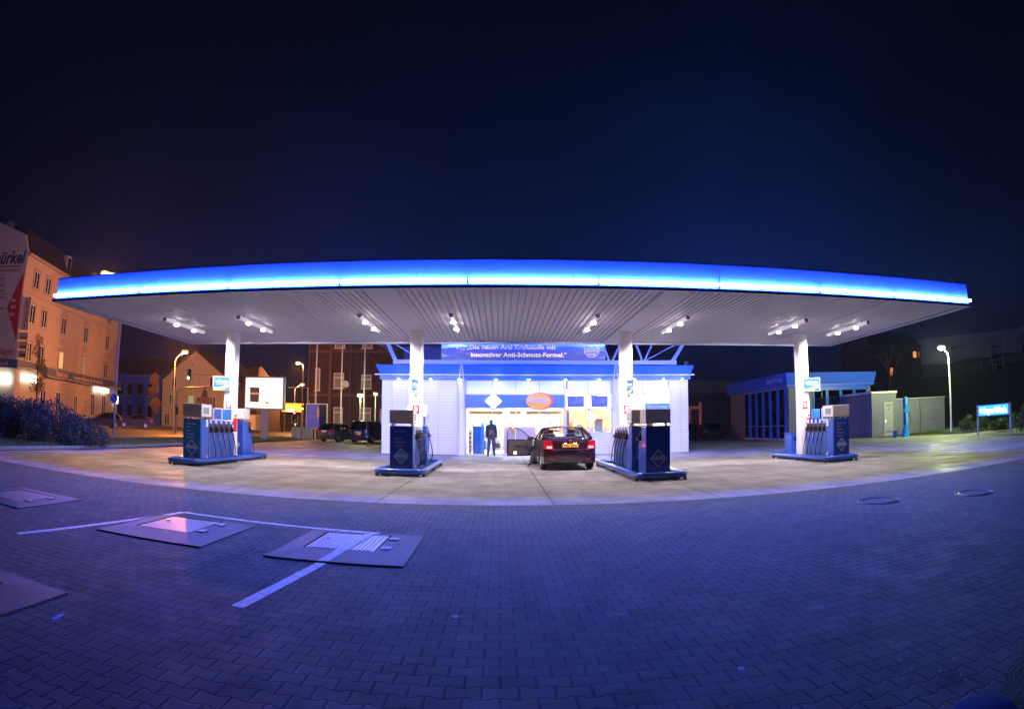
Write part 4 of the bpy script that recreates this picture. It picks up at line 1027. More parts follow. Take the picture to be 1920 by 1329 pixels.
b = MB(); b.tube([(.1,-.17,1.6), (.25,-.25,1.2), (.2,-.3,.9), (-.1,-.28,.75), (-.16,-.2,1.2)], .02, 8); b.obj('hose', M_black, t, True)
t = thing('waste_bin', 'small blue bucket left of the air tower', 'bin', (24.35, 30.2, 0))
b = MB(); b.cone((0,0,0), (0,0,.42), .15, .19, 18); b.obj('body', M_pumpblue, t, True)
b = MB(); b.tube([(-.19,0,.40), (-.12,0,.58), (.12,0,.58), (.19,0,.40)], .01, 6); b.obj('handle', M_steel, t)
# illuminated sign on two posts
t = thing('car_wash_sign', 'long cyan-lit car wash sign on two posts before the hedge', 'illuminated sign', (25.85, 22.35, 0), math.atan2(21.2-23.5, 26.0-25.7))
b = MB(); b.box(-1.18, 1.18, -.07, .07, 1.0, 1.62); b.obj('sign_box', MATS['tower_blue'], t, bevel=.01)
b = MB(); b.box(-1.12, 1.12, -.085, -.0715, 1.05, 1.57); b.obj('lit_face', emis('sign_cyan', (.05,.52,.95), 1.6), t)
text('lettering', 'SuperWash', .42, emis('sign_letters', (.8,.95,1.), 6.), t, (.12, -.09, 1.29), 0, .003, .014, width=1.72)
b = MB(); b.prism([(0,.14),(.13,0),(0,-.14),(-.13,0)], (-.93,-.086,1.31), (1,0,0), (0,0,1), (0,-.006,0)); b.obj('emblem', MATS['sign_letters'], t)
b = MB(); b.box(-1.28, -1.185, -.06, .06, 0, 1.64); b.box(1.185, 1.28, -.06, .06, 0, 1.64)
for s in (-1, 1):
    b = MB(); b.box(min(s*1.185, s*1.28), max(s*1.185, s*1.28), -.06, .06, 0, 1.64); b.obj('post', M_white, t)
# ================================================================ cars
def wheel(car, x, y, r=.31, w=.20, side=1, detail=True):
    b = MB()
    prof = [(.62*r,-w/2),(.93*r,-w/2),(r,-w/2+.03),(r,w/2-.03),(.93*r,w/2),(.62*r,w/2)]
    n = 28
    vs = []; fs = []
    for i in range(n):
        a = 2*pi*i/n
        for (rr, xx) in prof: vs.append((x+xx, y+rr*cos(a), r+rr*sin(a)))
    m = len(prof)
    for i in range(n):
        for k in range(m): fs.append((i*m+k, i*m+(k+1)%m, ((i+1)%n)*m+(k+1)%m, ((i+1)%n)*m+k))
    b.add(vs, fs); wh = b.obj('wheel', M_black, car, True)
    b = MB(); xo = x+side*w*.34
    b.cone((xo-side*.03, y, r), (xo, y, r), .60*r, .60*r, 24)
    for k in range(7):
        a = 2*pi*k/7; c, s = cos(a), sin(a)
        M_ = Matrix.Translation((xo+side*.012, y, r)) @ Matrix.Rotation(a, 4, 'X')
        b.box(-.012, .012, -.03, .03, .04, .58*r, M=M_)
    b.tube([(xo+side*.012, y+.6*r*cos(2*pi*k/24), r+.6*r*sin(2*pi*k/24)) for k in range(24)], .014, 6, closed=True)
    b.cone((xo, y, r), (xo+side*.03, y, r), .05, .04, 12)
    b.obj('rim', mat('rim_silver', (.5,.5,.52), .3, metal=.85), wh)
    return wh
def arch(yc, r, n=9):  # from rear to front under the wheel arch, z relative
    return [(yc + r*-cos(pi*i/(n-1)), .20 + (r+.08-.0)*sin(pi*i/(n-1))*1.0) for i in range(n)]
def make_car(label, loc, rz, W, L, H, paint, kind='sedan', group=None, name='parked_car', glass=None, wr=.31, belt=.93, cut=None):
    """x across, y=0 rear bumper to y=L front, wheels on z=0"""
    car = thing(name, label, 'car', loc, rz, group)
    ra, fa = .80, L-.86
    glass = glass or M_darkglass
    if kind == 'sedan':
        top = [(.02,.40),(.0,.50),(.015,.62),(.05,.70),(.035,.80),(.07,.98),(.16,1.02),(.62,1.05),(L-1.62,.98),(L-1.15,.92),(L-.55,.80),(L-.18,.68),(L-.03,.56),(L,.42),(L-.04,.27)]
    elif kind == 'hatch':
        top = [(.02,.40),(.0,.50),(.015,.62),(.05,.68),(.04,.85),(.10,belt+.03),(L-1.45,.98),(L-1.1,.92),(L-.5,.80),(L-.15,.66),(L-.02,.52),(L,.40),(L-.05,.26)]
    else:
        top = [(.02,.42),(.0,.50),(.02,.66),(.05,.72),(.05,.9),(.07,belt+.02),(L-1.25,1.02),(L-1.0,.97),(L-.45,.86),(L-.12,.72),(L-.02,.55),(L,.42),(L-.05,.28)]
    bottom = [(L-.25,.20)] + [(y, z) for y, z in reversed(arch(fa, wr+.05))] + [(y, z) for y, z in reversed(arch(ra, wr+.05))] + [(.22,.22),(.06,.27)]
    poly = top + bottom
    # stations across, rounded corners in plan and section
    st = [-1,-.985,-.94,-.85,-.6,-.2,.2,.6,.85,.94,.985,1]
    vs = []; n = len(poly)
    for t in st:
        a = abs(t); e = a**5
        for (y, z) in poly:
            yc = L/2; dy = (y-yc)/(L/2)
            k = .10*e if z > .24 else 0
            kk = .20*a**4 if z > .5 else .14*a**4
            yy = y - math.copysign(1, dy)*kk*(abs(dy)**10)
            zz = z - (.06*a**7 if z > .75 else .0)
            side = .5*W*(1-.05*max(0, (abs(dy)-.55)/.45)**2) * (1 - .035*max(0, (z-.62))/.4) * (1-.02*max(0,(.45-z))/.25)
            vs.append((t*side, yy, zz))
    fs = []
    for s in range(len(st)-1):
        for k in range(n): fs.append((s*n+k, s*n+(k+1)%n, (s+1)*n+(k+1)%n, (s+1)*n+k))
    fs.append(tuple(range(n))); fs.append(tuple((len(st)-1)*n+k for k in range(n-1,-1,-1)))
    b = MB(); b.add(vs, fs); body = b.obj('body', paint, car, True)
    if cut:
        c = MB(); c.box(*cut); co = c.obj('cutter', M_black)
        md = body.modifiers.new('cut', 'BOOLEAN'); md.object = co; md.operation = 'DIFFERENCE'; md.solver = 'EXACT'
        bpy.context.view_layer.update()
        me = bpy.data.meshes.new_from_object(body.evaluated_get(bpy.context.evaluated_depsgraph_get()))
        body.modifiers.clear(); body.data = me; bpy.data.objects.remove(co)
    # greenhouse
    if kind == 'sedan': g0, g1, r0, r1, zb0, zb1 = .58, L-1.30, 1.12, L-2.02, 1.04, .97
    elif kind == 'hatch': g0, g1, r0, r1, zb0, zb1 = .12, L-1.22, .55, L-1.95, belt+.02, .97
    else: g0, g1, r0, r1, zb0, zb1 = .08, L-1.08, .30, L-1.70, belt+.01, 1.01
    wb, wt = W*.45, W*(.335 if kind == 'sedan' else .36)
    hr = H-.05
    def ring(f):  # f 0..1 from belt to roof
        y0 = g0+(r0-g0)*f; y1 = g1+(r1-g1)*f; w_ = wb+(wt-wb)*max(f,0)**1.3; z0 = zb0+(hr-zb0)*f; z1 = zb1+(hr-zb1)*f
        return [(-w_*.93,y0,z0),(-w_*.5,y0-.035,z0),(w_*.5,y0-.035,z0),(w_*.93,y0,z0),(w_,y0+.10,z0),(w_,(y0+y1)/2,(z0+z1)/2+.01),(w_,y1-.12,z1),(w_*.93,y1,z1),(w_*.5,y1+.07,z1),(-w_*.5,y1+.07,z1),(-w_*.93,y1,z1),(-w_,y1-.12,z1),(-w_,(y0+y1)/2,(z0+z1)/2+.01),(-w_,y0+.10,z0)]
    rings = [ring(f) for f in (-.04, .33, .66, 1.)]
    m = 14
    def panel(name, idx, mt, k0=0, k1=3, parent=car, inset=None):
        b = MB()
        for k in range(k0, k1):
            for i in idx:
                j = (i+1) % m
                b.add([rings[k][i], rings[k][j], rings[k+1][j], rings[k+1][i]], [(0,1,2,3)])
        return b.obj(name, mt, parent, True, fix=False)
    panel('rear_window', (0,1,2), glass); panel('windscreen', (7,8,9), glass)
    panel('side_window', (4,5), glass); panel('side_window', (11,12), glass)
    def pil(i, r=.035, nm='pillar', off=0):
        b = MB(); b.tube([rings[k][i] for k in range(4)], [r*1.3, r*1.1, r, r], 8); b.obj(nm, paint, car, True)
    for i in (3, 4, 0, 13): pil(i, .045)
    for i in (6, 7, 10, 11): pil(i, .028)
    for i in (5, 12): pil(i, .035)
    # roof
    b = MB(); rr = rings[3]; N = 7
    L_ = [rr[13], rr[12], rr[11]]; 
    y0, y1 = r0-.02, r1+.05
    vs = []; 
    for j in range(N):
        f = j/(N-1); y = y0+(y1-y0)*f
        for i in range(9):
            u = -1+2*i/8; edge_ = wt*(1.0 if 0 < j < N-1 else .95)
            z = hr + .05*(1-u*u)*(1-.5*(2*f-1)**2) + .012*(1-(2*f-1)**2)
            vs.append((u*edge_*1.02, y-(.035*(1-u*u) if j == 0 else 0)+(.05*(1-u*u) if j == N-1 else 0), z))
    fs = [(j*9+i, j*9+i+1, (j+1)*9+i+1, (j+1)*9+i) for j in range(N-1) for i in range(8)]
    b.add(vs, fs); ro = b.obj('roof', paint, car, True); sd = ro.modifiers.new('thick', 'SOLIDIFY'); sd.thickness = .03; sd.offset = 0
    b = MB()
    for s in (-1, 1): b.tube([(s*wt*1.0, y0+.02, hr+.005), (s*wt*1.01, (y0+y1)/2, hr+.015), (s*wt*1.0, y1-.02, hr)], .022, 8)
    b.obj('roof_rail', paint, car, True)
    # wheels and inner arches
    for x in (-1, 1):
        for y in (ra, fa): wheel(car, x*(W/2-.12), y, wr, .20, x)
    b = MB(); b.box(-W/2+.26, W/2-.26, .3, L-.3, .22, .5); b.obj('underbody', M_black, car)
    # lights, plates, handles, mirrors
    zl = .80 if kind != 'wagon' else .88
    red = mat('tail_red', (.45,.01,.015), .15, coat=.6, emit=(1.,.02,.03), es=.0)
    for s in (-1, 1):
        b = MB(); x0_, x1_ = W/2-.36, W/2-.045
        if kind == 'wagon': b.hexa([(s*(W/2-.16),.02,.74),(s*(W/2-.03),.16,.74),(s*(W/2-.07),.24,.74),(s*(W/2-.2),.1,.74)], [(s*(W/2-.15),.04,1.12),(s*(W/2-.05),.17,1.12),(s*(W/2-.09),.25,1.12),(s*(W/2-.19),.12,1.12)])
        else: b.hexa([(s*x0_,.018,.70),(s*x1_,.115,.70),(s*(x1_-.01),.32,.72),(s*x0_,.12,.70)], [(s*(x0_+.06),.045,.98),(s*(x1_-.01),.135,.985),(s*(x1_-.02),.34,.97),(s*(x0_+.08),.14,.98)])
        b.obj('tail_light', red, car, bevel=.012)
        b = MB(); b.hexa([(s*(W/2-.42),L-.10,.60),(s*(W/2-.06),L-.30,.62),(s*(W/2-.10),L-.42,.62),(s*(W/2-.42),L-.3,.60)], [(s*(W/2-.42),L-.18,.72),(s*(W/2-.08),L-.36,.76),(s*(W/2-.12),L-.46,.76),(s*(W/2-.42),L-.36,.72)])
        b.obj('headlight', mat('headlight_lens', (.55,.57,.6), .08, coat=.8), car, bevel=.01)
        b = MB(); ym = L-1.72
        b.sphere((s*(W/2+.07), ym, 1.02), .085, 12, 8, sz=.75); b.box(min(s*(W/2-.1),s*(W/2+.05)), max(s*(W/2-.1),s*(W/2+.05)), ym-.02, ym+.02, .97, 1.0); b.obj('mirror', paint, car, True)
        for yh in (1.45, 2.45):
            b = MB(); b.box(min(s*(W/2-.02),s*(W/2+.018)), max(s*(W/2-.02),s*(W/2+.018)), yh, yh+.17, .815, .84); b.obj('door_handle', paint, car, bevel=.008)
        b = MB()
        for yd in (1.28, 2.32, 3.18 if L > 4 else 3.0): b.box(min(s*(W/2-.01),s*(W/2+.0015)), max(s*(W/2-.01),s*(W/2+.0015)), yd, yd+.006, .3, .92)
        b.obj('door_gap', M_black, car)
    b = MB(); b.box(-.26, .26, -.012, .02, .76, .87); pl = b.obj('number_plate', M_white, car, bevel=.004)
    return car, pl, (ra, fa)

# ---- the black saloon at the third island, driver's door open
M_cpaint = mat('car_maroon_black', (.030,.009,.016), .16, coat=1., spec=.6)
M_carglass = glass_mat('car_glass', (.86,.87,.92), .10)
CW, CL, CH = 1.80, 4.42, 1.43
cut = (-CW/2-.2, -CW/2+.62, 2.35, 3.28, .30, 1.2)
car, plate, _ = make_car('black saloon with lit tail lights and its left front door open, before the shop', (2.26, 18.92, 0), R(2.8), CW, CL, CH, M_cpaint, 'sedan', None, 'saloon_car', M_carglass, .315, cut=cut)
plate.data.materials[0] = mat('plate_lamplit', (.80,.42,.06), .4)  # orange light of the plate lamps put into the plate colour
plate['label'] = 'number plate tinted with orange lamp light'
text('lettering', 'PX 299', .095, mat('plate_ink', (.10,.05,.02), .5), plate, (0, -.0135, .815), 0, .001, .002, width=.40)
M_tail = emis('tail_glow', (1., .10, .12), 8.)
for s in (-1, 1):
    b = MB(); b.hexa([(s*.60,.006,.735),(s*.76,.035,.735),(s*.76,.06,.735),(s*.60,.03,.735)], [(s*.60,.016,.80),(s*.76,.045,.80),(s*.76,.07,.80),(s*.60,.04,.80)]); b.obj('tail_lamp', M_tail, car, bevel=.004)
for x in (-.16, .16):
    b = MB(); b.box(x-.03, x+.03, -.02, -.001, .885, .90); b.obj('plate_lamp', emis('plate_lamp_glow', (1.,.6,.2), 60.), car)
b = MB(); b.box(-.62, .62, -.018, .02, .682, .702); b.obj('chrome_strip', M_chrome, car, bevel=.004)
b = MB(); b.tube([(-.05,.0,1.0),(.045,.0,.985),(.04,.0,.965),(-.04,.0,.95),(-.045,.0,.93),(.05,.0,.915)], .009, 6); b.obj('badge', M_chrome, car, True)
b = MB(); b.box(-.70, .70, .012, .03, .985, .99); b.obj('boot_gap', M_black, car)
b = MB(); b.box(.50, .66, -.003, .02, .37, .395); b.box(-.66, -.50, -.003, .02, .37, .395); b.obj('rear_reflector', M_red, car)
b = MB(); b.cone((.32,.0,.25), (.32,.3,.25), .032, .032, 12); b.obj('exhaust_pipe', M_steel, car, True)
b = MB(); b.box(.45, .62, .022, .03, .90, .925); b.obj('badge', M_chrome, car)
M_seat = mat('seat_cloth', (.035,.033,.04), .85)
def seat(x, y):
    b = MB(); b.hexa([(x-.23,y,.9),(x+.23,y,.9),(x+.23,y+.14,.9),(x-.23,y+.14,.9)], [(x-.18,y-.08,1.16),(x+.18,y-.08,1.16),(x+.18,y+.02,1.16),(x-.18,y+.02,1.16)])
    s_ = b.obj('seat', M_seat, car, bevel=.04)
    b = MB(); b.box(x-.13, x+.13, y-.09, y+.0, 1.18, 1.32); b.obj('headrest', M_seat, s_, bevel=.03)
seat(.38, 2.2); seat(-.38, 2.2)
b = MB(); b.box(-.62, .62, .98, 1.12, .9, 1.10); b.obj('rear_bench', M_seat, car, bevel=.04)
b = MB(); b.tube([(-.38+.18*cos(a*pi/12), 2.92+.06*sin(a*pi/12), 1.06+.17*sin(a*pi/12)) for a in range(24)], .014, 6, closed=True); b.obj('steering_wheel', M_black, car, True)
b = MB(); b.box(-.1, .1, 2.95, 2.97, 1.24, 1.30); b.obj('inner_mirror', M_black, car, bevel=.01)
b = MB(); b.cone((.42,1.0,1.12), (.42,1.0,1.15), .10, .09, 16); b.obj('parcel_shelf_plate', mat('khaki_cloth', (.4,.38,.25), .7), car)
# open door: hinged at the front pillar, about 75 degrees out
M_trim = mat('door_trim', (.03,.025,.03), .6)

b = MB()
dh = [(0,.34),(.0,.95),(1.0,.97),(1.02,.60),(.99,.34)]
b.prism(dh, (0,0,0), (1,0,0), (0,0,1), (0,.06,0))
door = b.obj('open_door', M_cpaint, car, bevel=.015)
door.location = (-CW/2+.0, 3.24, 0); door.rotation_euler = (0, 0, R(194)); door['label'] = 'front left door swung wide open'
b = MB(); b.prism([(.05,.38),(.05,.90),(.95,.92),(.97,.60),(.94,.38)], (0,.0615,0), (1,0,0), (0,0,1), (0,.02,0)); b.obj('inner_trim', M_trim, door, bevel=.008)
b = MB(); b.tube([(.04,.03,.95),(.16,.03,1.08),(.40,.03,1.28),(.66,.03,1.38),(.88,.03,1.40),(.97,.03,1.30),(1.0,.03,.97)], .019, 8); b.obj('window_frame', M_cpaint, door, True)
b = MB(); b.add([(.06,.03,.96),(.18,.03,1.08),(.41,.03,1.27),(.66,.03,1.37),(.87,.03,1.39),(.95,.03,1.29),(.98,.03,.97)], [(0,1,2,3,4,5,6)]); b.obj('door_glass', M_glass, door, fix=False)
b = MB(); b.cone((.70,.082,.46), (.70,.090,.46), .055, .055, 16); o_ = b.obj('courtesy_lamp', emis('courtesy_glow', (1.,.55,.25), 9.), door); o_.scale = (1,1,1)
b = MB(); b.box(.45, .72, .083, .11, .70, .74); b.obj('armrest', M_black, door, bevel=.01)
b = MB(); b.box(.95, .99, .062, .085, .78, .86); b.obj('door_lock', M_chrome, door)
b = MB(); b.sphere((.1,-.07,1.0), .08, 12, 8, sz=.75); b.obj('door_mirror', M_cpaint, door, True)

# ---- other cars
def rear_extra(c, s='', p=None): pass
M_green = mat('car_darkgreen', (.05,.065,.055), .25, coat=.8); M_navy = mat('car_navy', (.02,.03,.07), .22, coat=.8); M_cblack = mat('car_black_far', (.012,.012,.013), .35, coat=.2, spec=.3)
make_car('dark green hatchback parked beside the brick house, left of the dark estate car', (-13.35, 43.4, 0), R(-24), 1.72, 3.95, 1.42, M_green, 'hatch', 'cars parked beside the brick house')
make_car('dark blue estate car parked right beside the shop corner', (-10.6, 43.2, 0), R(-14), 1.76, 4.2, 1.66, M_navy, 'wagon', 'cars parked beside the brick house', belt=1.02)
make_car('black car on the street half hidden behind the hedge, left of the round blue sign', (-35.3, 46.2, 0), R(142), 1.72, 3.9, 1.45, M_cblack, 'hatch', 'cars parked along the street')
make_car('black car on the street below the dark blue house, right of the round blue sign', (-36.0, 53.0, 0), R(128), 1.75, 4.1, 1.42, M_cblack, 'sedan', 'cars parked along the street')
make_car('dark car with glinting lamps in the shade between shop and car wash', (16.6, 50.0, 0), R(150), 1.75, 4.2, 1.45, M_cblack, 'hatch', 'cars in the shade behind the car wash')
make_car('second dark car farther right in the shade left of the car wash', (20.3, 54.0, 0), R(160), 1.75, 4.2, 1.45, M_cblack, 'hatch', 'cars in the shade behind the car wash')
# delivery van far left of centre
van = thing('delivery_van', 'pale delivery van on the orange-lit street behind the billboard post', 'van', (-26.0, 60.5, 0), R(62))
M_van = mat('van_white', (.62,.60,.56), .35)
b = MB(); b.prism([(0,.35),(0,1.95),(.1,2.05),(2.6,2.05),(3.1,1.9),(3.75,1.25),(4.4,1.1),(4.6,.9),(4.6,.35)], (-.9,0,0), (0,1,0), (0,0,1), (1.8,0,0)); b.obj('body', M_van, van, bevel=.05)
b = MB(); b.prism([(3.2,1.82),(3.72,1.28),(3.0,1.25),(2.75,1.82)], (-.91,0,0), (0,1,0), (0,0,1), (.008,0,0)); b.prism([(3.2,1.82),(3.72,1.28),(3.0,1.25),(2.75,1.82)], (.902,0,0), (0,1,0), (0,0,1), (.008,0,0)); b.obj('side_window', M_darkglass, van)
b = MB(); b.hexa([(-.75,3.80,1.27),(.75,3.80,1.27),(.75,3.82,1.27),(-.75,3.82,1.27)], [(-.7,3.18,1.87),(.7,3.18,1.87),(.7,3.2,1.87),(-.7,3.2,1.87)]); b.obj('windscreen', M_darkglass, van)
b = MB(); b.box(-.912, -.901, .5, 2.5, .9, 1.2); b.obj('stripe', M_orange, van)
for x in (-1, 1):
    for y in (.85, 3.75): wheel(van, x*.80, y, .34, .2, x)
    b = MB(); b.box(x*.7-.12, x*.7+.12, 4.59, 4.62, .75, .92); b.obj('headlight', MATS['headlight_lens'], van)

# ================================================================ people
def skin_body(name, verts, edges, radii, parent, m, root=0, sub=2):
    me = bpy.data.meshes.new(name); me.from_pydata(verts, edges, []); me.update()
    o = bpy.data.objects.new(name, me); col.objects.link(o)
    md = o.modifiers.new('skin', 'SKIN'); md.use_smooth_shade = True
    for i, v in enumerate(me.skin_vertices[0].data):
        r = radii[i]; v.radius = r if isinstance(r, tuple) else (r, r); v.use_root = (i == root)
    sb = o.modifiers.new('sub', 'SUBSURF'); sb.levels = sub; sb.render_levels = sub
    bpy.context.view_layer.update()
    nm = bpy.data.meshes.new_from_object(o.evaluated_get(bpy.context.evaluated_depsgraph_get()))
    o.modifiers.clear(); o.data = nm; nm.materials.clear()
    for k in (m if isinstance(m, (list, tuple)) else [m]): nm.materials.append(k)
    nm.polygons.foreach_set('use_smooth', [True]*len(nm.polygons))
    if parent is not None: o.parent = parent
    return o
M_skin = mat('skin', (.45,.27,.19), .55); M_hair = mat('dark_hair', (.03,.025,.02), .7); M_jacket = mat('jacket_cloth', (.022,.020,.024), .8, bump=.4, bscale=25)
M_jeans = mat('denim', (.05,.055,.085), .85, var=.25, vscale=9); M_shoe = mat('shoe_leather', (.04,.03,.03), .5)
def zone(o, f):
    for p in o.data.polygons: p.material_index = f(p.center)
# walker, back to the camera, mid-step towards the shop
pw = thing('person', 'person in dark jacket and jeans walking to the shop, back turned, black bag in hand', 'person', (-.42, 28.15, 0), R(3))
V = [(0,0,.95), (0,.0,1.10),(0,.02,1.30),(0,.03,1.46),(0,.03,1.53),(0,.045,1.585),(0,.05,1.68),(0,.045,1.75),      # 0 pelvis..7 crown
     (-.09,0,.88),(-.12,.06,.50),(-.145,-.0,.10),(-.15,.10,.045),(-.155,.18,.035),                           # 8-12 left leg
     (.10,0,.88),(.125,.02,.50),(.15,.16,.11),(.155,.26,.045),(.16,.33,.035),                            # 13-17 right leg
     (-.18,.02,1.43),(-.225,.0,1.16),(-.215,.06,.92),(-.21,.075,.86),                                     # 18-21 left arm
     (.18,.02,1.43),(.23,.0,1.16),(.235,.02,.90),(.235,.02,.84)]                                       # 22-25 right arm
Ed = [(0,1),(1,2),(2,3),(3,4),(4,5),(5,6),(6,7),(0,8),(8,9),(9,10),(10,11),(11,12),(0,13),(13,14),(14,15),(15,16),(16,17),(3,18),(18,19),(19,20),(20,21),(3,22),(22,23),(23,24),(24,25)]
Rd = [(.165,.13),(.17,.13),(.205,.135),(.15,.11),.06,(.075,.09),(.09,.108),(.062,.07),
      .11,.082,.06,(.055,.045),(.045,.03), .11,.082,.06,(.055,.045),(.045,.03), .09,.066,.05,(.038,.022), .09,.066,.05,(.038,.022)]
def finger_chain(V, Ed, Rd, base, wrist, dirs):
    for (dx, dy, dz, ln) in dirs:
        i0 = len(V); w = Vector(wrist)
        V.append(tuple(w+Vector((dx*.6, dy, -.015)))); V.append(tuple(w+Vector((dx, dy, -.05*ln)))); V.append(tuple(w+Vector((dx*.8, dy+dz, -.085*ln))))
        Ed += [(base, i0), (i0, i0+1), (i0+1, i0+2)]; Rd += [.010, .009, .008]
hand = [(.0,-.030,.012,.92), (.002,-.010,.014,1.05), (.002,.011,.014,1.0), (0,.030,.012,.82), (-.030,-.030,.02,.55)]
for base, wr_ in ((21, V[21]), (25, V[25])): finger_chain(V, Ed, Rd, base, (wr_[0], wr_[1], wr_[2]-.02), hand)
body = skin_body('body', V, Ed, Rd, pw, [M_skin, M_jacket, M_jeans, M_shoe, M_hair])
def zf(c):
    if c.z < .10: return 3
    if abs(c.x) > .175 and c.z < .885 and c.z > .7: return 0
    if c.z < .93 and abs(c.x) < .175: return 2
    if c.z < 1.535: return 1
    if c.z > 1.63 or c.y < .03: return 4
    return 0
zone(body, zf)
b = MB(); 
for i in range(3): pass
# jacket hem, collar, ears
b.tube([( .17*cos(a*pi/10), .005+.125*sin(a*pi/10), .93) for a in range(20)], .018, 6, closed=True); b.tube([(.065*cos(a*pi/8), .035+.06*sin(a*pi/8), 1.53) for a in range(16)], .017, 6, closed=True)
b.obj('jacket_hem', M_jacket, pw, True)
b = MB(); b.sphere((-.083,.055,1.645), .018, 8, 6, sz=1.6); b.sphere((.083,.055,1.645), .018, 8, 6, sz=1.6); b.obj('ear', M_skin, pw, True)
b = MB(); b.sphere((0,.150,1.64), .016, 8, 6, sz=1.3); b.obj('nose', M_skin, pw, True)
b = MB(); b.sphere((-.032,.142,1.665), .009, 8, 6); b.sphere((.032,.142,1.665), .009, 8, 6); b.obj('eye', M_black, pw, True)
b = MB(); b.box(-.10, .10, -.118, -.108, 1.0, 1.25); b.obj('back_print', mat('jacket_panel', (.14,.12,.11), .7, var=.5, vscale=14), pw, bevel=.01)
hb_ = thing('handbag', 'black bag hanging from the walking person\'s right hand', 'bag', (-.135, 28.2, .40), R(10))
b = MB(); b.hexa([(-.17,-.06,0),(.17,-.06,0),(.17,.06,0),(-.17,.06,0)], [(-.12,-.035,.22),(.12,-.035,.22),(.12,.035,.22),(-.12,.035,.22)]); b.obj('pouch', mat('bag_leather', (.02,.02,.025), .45), hb_, bevel=.025)
b = MB(); b.tube([(-.09,0,.21),(-.06,0,.34),(0,0,.40),(.06,0,.34),(.09,0,.21)], .009, 6); b.obj('handle', M_black, hb_, True)
lb = thing('carrier_bag', 'small blue bag held at the walking person\'s left side', 'bag', (-.70, 28.2, .36), 0)
b = MB(); b.hexa([(-.06,-.10,0),(.06,-.10,0),(.06,.10,0),(-.06,.10,0)], [(-.03,-.08,.36),(.03,-.08,.36),(.03,.08,.36),(-.03,.08,.36)]); b.obj('pouch', mat('blue_bag', (.10,.16,.42), .5), lb, bevel=.02)
b = MB(); b.tube([(0,-.05,.35),(.02,0,.46),(0,.05,.35)], .006, 6); b.obj('handle', M_black, lb, True)
# driver stepping out
pd = thing('person', 'driver in dark trousers putting one foot out of the open black saloon', 'person', (1.30, 21.55, 0), 0)
V = [(.42,-.12,.62),(.42,-.12,.78),(.42,-.14,.98),(.42,-.13,1.10),(.40,-.11,1.16),(.39,-.09,1.21),(.38,-.08,1.285),(.38,-.08,1.34),
     (.32,-.04,.62),(-.04,.14,.60),(-.16,.0,.13),(-.22,.03,.05),(-.30,.05,.035),
     (.46,.05,.60),(.40,.42,.62),(.40,.60,.36),
     (.24,-.10,1.06),(.12,.05,.86),(.06,.24,.90),(.04,.29,.91),(.60,-.10,1.06),(.62,.08,.86),(.55,.30,.92)]
Ed = [(0,1),(1,2),(2,3),(3,4),(4,5),(5,6),(6,7),(0,8),(8,9),(9,10),(10,11),(11,12),(0,13),(13,14),(14,15),(2,16),(16,17),(17,18),(18,19),(2,20),(20,21),(21,22)]
Rd = [(.14,.12),(.14,.11),(.15,.11),(.09,.08),.05,(.06,.07),(.072,.09),(.05,.06), .11,.10,.085,(.06,.05),(.055,.035), .09,.07,.05, .07,.052,.038,(.036,.022),.07,.05,.04]
finger_chain(V, Ed, Rd, 19, (.03,.31,.92), hand)
M_dtr = mat('dark_trousers', (.045,.035,.055), .85)
body = skin_body('body', V, Ed, Rd, pd, [M_skin, M_jacket, M_dtr, M_shoe, M_hair])
def zf(c):
    if c.z < .10: return 3
    if c.y > .26 and c.z > .8 and c.x < .2: return 0
    if c.z < .70 or (c.y > .2 and c.z < .75): return 2
    if c.z < 1.17: return 1
    if c.z > 1.27 or c.y < -.1: return 4
    return 0
zone(body, zf)
b = MB(); b.sphere((.305,-.07,1.255), .016, 8, 6, sz=1.6); b.sphere((.455,-.07,1.255), .016, 8, 6, sz=1.6); b.obj('ear', M_skin, pd, True)
b = MB(); b.sphere((.38,.012,1.25), .015, 8, 6, sz=1.3); b.obj('nose', M_skin, pd, True)
# ================================================================ street lamps
M_pole = mat('galvanised', (.32,.32,.33), .45, metal=.5)
ORANGE = (1.0, .30, .06)
def street_lamp(label, x, y, h, dx, dy, color, L, r=.16, pole=None, group='orange street lamps', lamp_h=.0):
    t = thing('street_lamp', label, 'street lamp', (x, y, 0), 0, group)
    b = MB(); b.tube([(0,0,0),(0,0,1.2),(0,0,h-.5),(dx*.15,dy*.15,h-.12),(dx*.9,dy*.9,h+lamp_h)], [.09,.07,.055,.045,.04], 10); b.obj('pole', pole or M_pole, t, True)
    b = MB(); d = Vector((dx, dy, 0)); d.normalize(); c = Vector((dx, dy, h+lamp_h))
    b.sphere(c+Vector((0,0,.09)), max(.26, r*1.02), 14, 8, sz=.30); b.obj('hood', M_grey, t, True)
    b = MB(); b.sphere(c-Vector((0,0,.05)), r, 14, 8, sz=.5); orange = color[1] < .6
    b.obj('lens', emis('lens_orange' if orange else 'lens_green', (1.,.40,.07) if orange else (.86,1.,.45), 11. if orange else 14.), t, True)
    if L > 20:
        pl_ = bpy.data.lights.new('lamp_light', 'POINT'); pl_.energy = L; pl_.color = color; pl_.shadow_soft_size = .12
        po = bpy.data.objects.new('lamp_light', pl_); col.objects.link(po); po.parent = t; po.location = c-Vector((0,0,.05+r*.5+.14))
    return t
street_lamp('tall orange street lamp whose glowing head shows above the left end of the canopy', -22.3, 28.5, 9.8, -1.75, 0, (1.,.42,.10), 3100, r=.28)
street_lamp('orange street lamp glowing in front of the gabled house, left of the traffic lights', -30.1, 48, 7.0, 1.1, 0, ORANGE, 8500, r=.30, lamp_h=.42)
street_lamp('upper of the two distant orange lamps left of the flagpoles', -26.2, 75, 9.2, -.8, 0, (1.,.4,.12), 3600, r=.3, lamp_h=.1)
